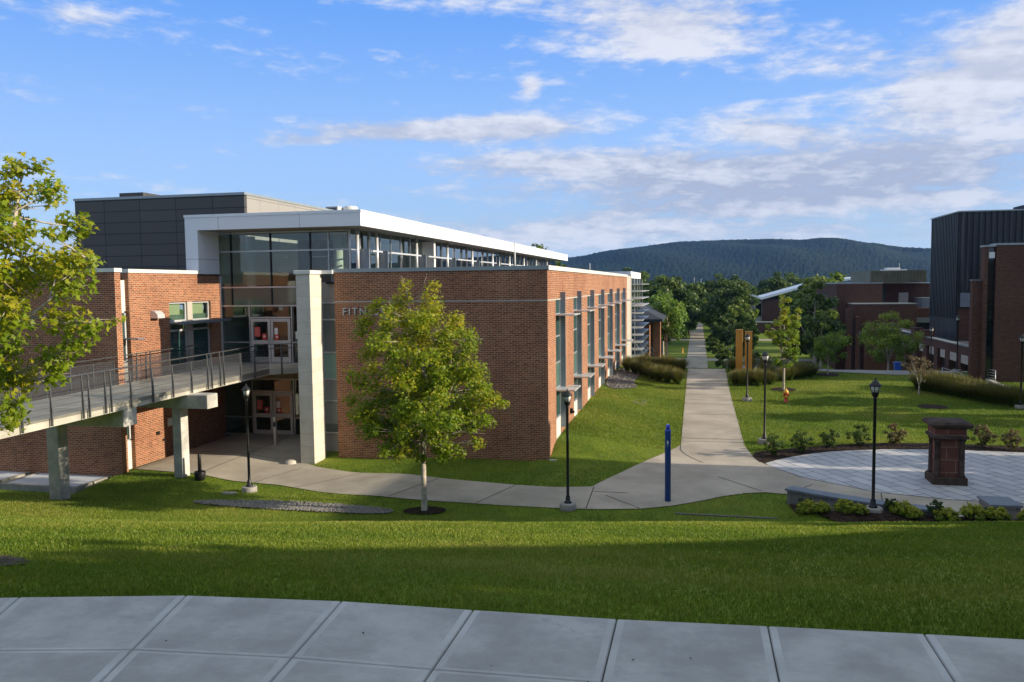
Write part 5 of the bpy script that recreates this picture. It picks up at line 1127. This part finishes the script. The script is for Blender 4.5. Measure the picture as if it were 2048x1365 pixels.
# ------------------------------------------------------------------ mown grass on the near slope: real blades
rg = np.random.default_rng(5); pts = []
def scatter(n, y0, y1, power=1.0):
    y = y0 + (y1 - y0) * rg.random(n) ** power
    x = -1.12 * y - .8 + rg.random(n) * (1.56 * y + 1.6)
    return x, y
xa, ya = scatter(640000, 3.2, 18.5, 1.15)
keep = (ya > np.interp(xa, EX, EY) + .0 + rg.normal(size=len(ya)) * .02) & ~((np.hypot((xa + 6.15) / .58, (ya - 5.66) / .19) + rg.normal(size=len(ya)) * .18) < 1)
xa, ya = xa[keep], ya[keep]
nB = len(xa); za = hgt(xa, ya)
clump = np.sin(xa * 3.1 + np.sin(ya * 2.3) * 2) * np.sin(ya * 3.7 + np.sin(xa * 1.9) * 2)
patch = np.sin(xa * .55 + 1.7 * np.sin(ya * .37 + 1)) * np.sin(ya * .8 + 1.3 * np.sin(xa * .45))
dist = np.hypot(xa, ya); Lh = rg.uniform(.017, .036, nB) * (1 + .3 * clump) * (1 + .02 * (dist - 5)); wd = .0026 * (1 + .13 * (dist - 4)) * rg.uniform(.7, 1.3, nB)
th = rg.uniform(0, 6.283, nB); ln = rg.uniform(.1, .9, nB) * Lh; ld = rg.uniform(0, 6.283, nB)
bx_, by_ = np.cos(th) * wd, np.sin(th) * wd
tip = np.stack([xa + np.cos(ld) * ln, ya + np.sin(ld) * ln, za + Lh], -1)
mid = lambda s: np.stack([xa + s * bx_ * .75 + np.cos(ld) * ln * .35, ya + s * by_ * .75 + np.sin(ld) * ln * .35, za + Lh * .6], -1)
base = lambda s: np.stack([xa + s * bx_, ya + s * by_, za - .005], -1)
vv = np.stack([base(-1), base(1), mid(1), tip, mid(-1)], 1)
tint = np.clip(.40 + .26 * patch + .10 * clump + rg.normal(size=nB) * .17 + (rg.random(nB) < .05) * .45, 0, 1)
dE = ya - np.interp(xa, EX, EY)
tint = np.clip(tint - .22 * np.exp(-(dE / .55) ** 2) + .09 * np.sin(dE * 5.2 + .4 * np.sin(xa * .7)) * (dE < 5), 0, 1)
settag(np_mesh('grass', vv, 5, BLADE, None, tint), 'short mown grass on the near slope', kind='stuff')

# coarser blades on the lower lawns
def inpoly(x, y, poly):
    c = np.zeros(len(x), bool); n = len(poly)
    for i in range(n):
        (x1, y1), (x2, y2) = poly[i - 1], poly[i]
        if y1 == y2: continue
        c ^= ((y1 > y) != (y2 > y)) & (x < (x2 - x1) * (y - y1) / (y2 - y1) + x1)
    return c
def far_blades(n, y0, y1, x0f, x1f, L, W, seed):
    rg = np.random.default_rng(seed); y = y0 + (y1 - y0) * rg.random(n); x = x0f(y) + rg.random(n) * (x1f(y) - x0f(y))
    k = ~((x > -17.5) & (x < -6.15) & (y > 33.78) & (y < 80)) & ~((x < -22.95) & (y > 28.8)) & ~((x < -15.9) & (y > 33.2)) & ~((x < -23.5) & (y > 26.8) & (y < 29))
    jx, jy = rg.normal(size=len(x)) * .05, rg.normal(size=len(x)) * .05
    for nm, p in EXCL: k &= ~inpoly(x + jx, y + jy, p)
    x, y = x[k], y[k]; n = len(x); z = hgt(x, y)
    pt = np.sin(x * .42 + 1.9 * np.sin(y * .23 + 2)) * np.sin(y * .5 + 1.5 * np.sin(x * .31)); cl = np.sin(x * 2.1 + 2 * np.sin(y * 1.7)) * np.sin(y * 2.4 + 2 * np.sin(x * 1.3))
    h = L * rg.uniform(.55, 1.2, n) * (1 + .25 * cl); a = rg.uniform(0, 6.283, n); b = rg.uniform(0, 6.283, n); l = h * rg.uniform(.2, 1.0, n); w2 = W * rg.uniform(.6, 1.4, n)
    v = np.stack([np.stack([x - np.cos(a) * w2, y - np.sin(a) * w2, z - .01], -1), np.stack([x + np.cos(a) * w2, y + np.sin(a) * w2, z - .01], -1), np.stack([x + np.cos(b) * l, y + np.sin(b) * l, z + h], -1)], 1)
    return v, np.clip(.32 + .34 * pt + .1 * cl + rg.normal(size=n) * .2 + (rg.random(n) < .06) * .4, 0, 1)
v1, t1 = far_blades(330000, 21, 37, lambda y: -1.1 * y, lambda y: .36 * y + 1, .075, .008, 21)
v2, t2 = far_blades(300000, 37, 66, lambda y: -6.2 + 0 * y, lambda y: .40 * y, .085, .014, 22)
v3, t3 = far_blades(420000, 2.0, 21, lambda y: -1.12 * y - 10, lambda y: .44 * y + 9, .045, .007, 23)
cx_ = v3[:, 0, 0]; cy_ = v3[:, 0, 1]
k3 = ((cx_ < -1.12 * cy_ - .8) | (cx_ > .44 * cy_ + .8) | (cy_ > 18.5)) & (cy_ > np.interp(cx_, EX, EY) + .03)
v2 = np.concatenate([v2, v3[k3]]); t2 = np.concatenate([t2, t3[k3]])
settag(np_mesh('grass', np.concatenate([v1, v2]), 3, BLADE, None, np.concatenate([t1, t2])), 'mown grass on the lower lawns', kind='stuff')
# loose stones and bark chips
def stones(name, label, polys, n, r0, r1, mat, seed, flat=.6):
    rg = np.random.default_rng(seed); out = []
    for p in polys:
        P = np.array(p); x = rg.uniform(P[:, 0].min(), P[:, 0].max(), n * 3); y = rg.uniform(P[:, 1].min(), P[:, 1].max(), n * 3); k = inpoly(x, y, p); x, y = x[k][:n], y[k][:n]
        z = hgt(x, y) + .05
        for i in range(len(x)):
            r = rg.uniform(r0, r1); a = rg.uniform(0, 6.28); d = [np.array([x[i] + r * math.cos(a + q * 1.571) * rg.uniform(.7, 1.2), y[i] + r * math.sin(a + q * 1.571) * rg.uniform(.7, 1.2), z[i] + rg.uniform(-.2, .3) * r]) for q in range(4)]
            tp = np.array([x[i], y[i], z[i] + r * flat])
            out += [(d[q], d[(q + 1) % 4], tp) for q in range(4)]
    settag(np_mesh(name, np.array(out), 3, mat), label, kind='stuff')
PL = dict(EXCL)
STONEG = simple('grey_pebble', (.19, .175, .16), .85, 0, .3, .6, 25)
stones('gravel', 'loose river gravel in the strips and patches', [PL['gravel_strip']], 2600, .03, .075, STONEG, 31)
stones('gravel', 'loose gravel beside the long brick wall', [PL['gravel_patch']], 420, .05, .11, STONEG, 32)
stones('gravel', 'few loose stones at the drain in the grass', [PATCH], 26, .04, .08, STONEG, 35)
stones('mulch', 'bark chips in the planting beds', [PL['mulch_bed'], PL['planting_bed'], PL['tree_mulch_ring']], 1500, .025, .06, MULCH, 33, .5)
stones('leaf_litter', 'specks of leaf litter on the near sidewalk', [[(-5, 3.3), (-3, 4.6), (-1, 5.0), (2.4, 5.3), (2.4, 3.6), (-1, 3.2)]], 22, .004, .011, MULCH, 34, .5)
# ------------------------------------------------------------------ air between here and the hill
hm = bpy.data.materials.new('valley_haze'); hm.use_nodes = True; t = NT(hm.node_tree); t.n.clear()
o_ = t.new('ShaderNodeOutputMaterial'); pvn = t.new('ShaderNodeVolumePrincipled'); pvn.inputs['Color'].default_value = (.20, .45, 1, 1); pvn.inputs['Density'].default_value = .00007; pvn.inputs['Anisotropy'].default_value = .0
t.l.new(pvn.outputs[0], o_.inputs['Volume'])
hz = MB().box(-5200, 5200, -1200, 4600, -40, 185).build('haze', hm); settag(hz, kind='stuff')
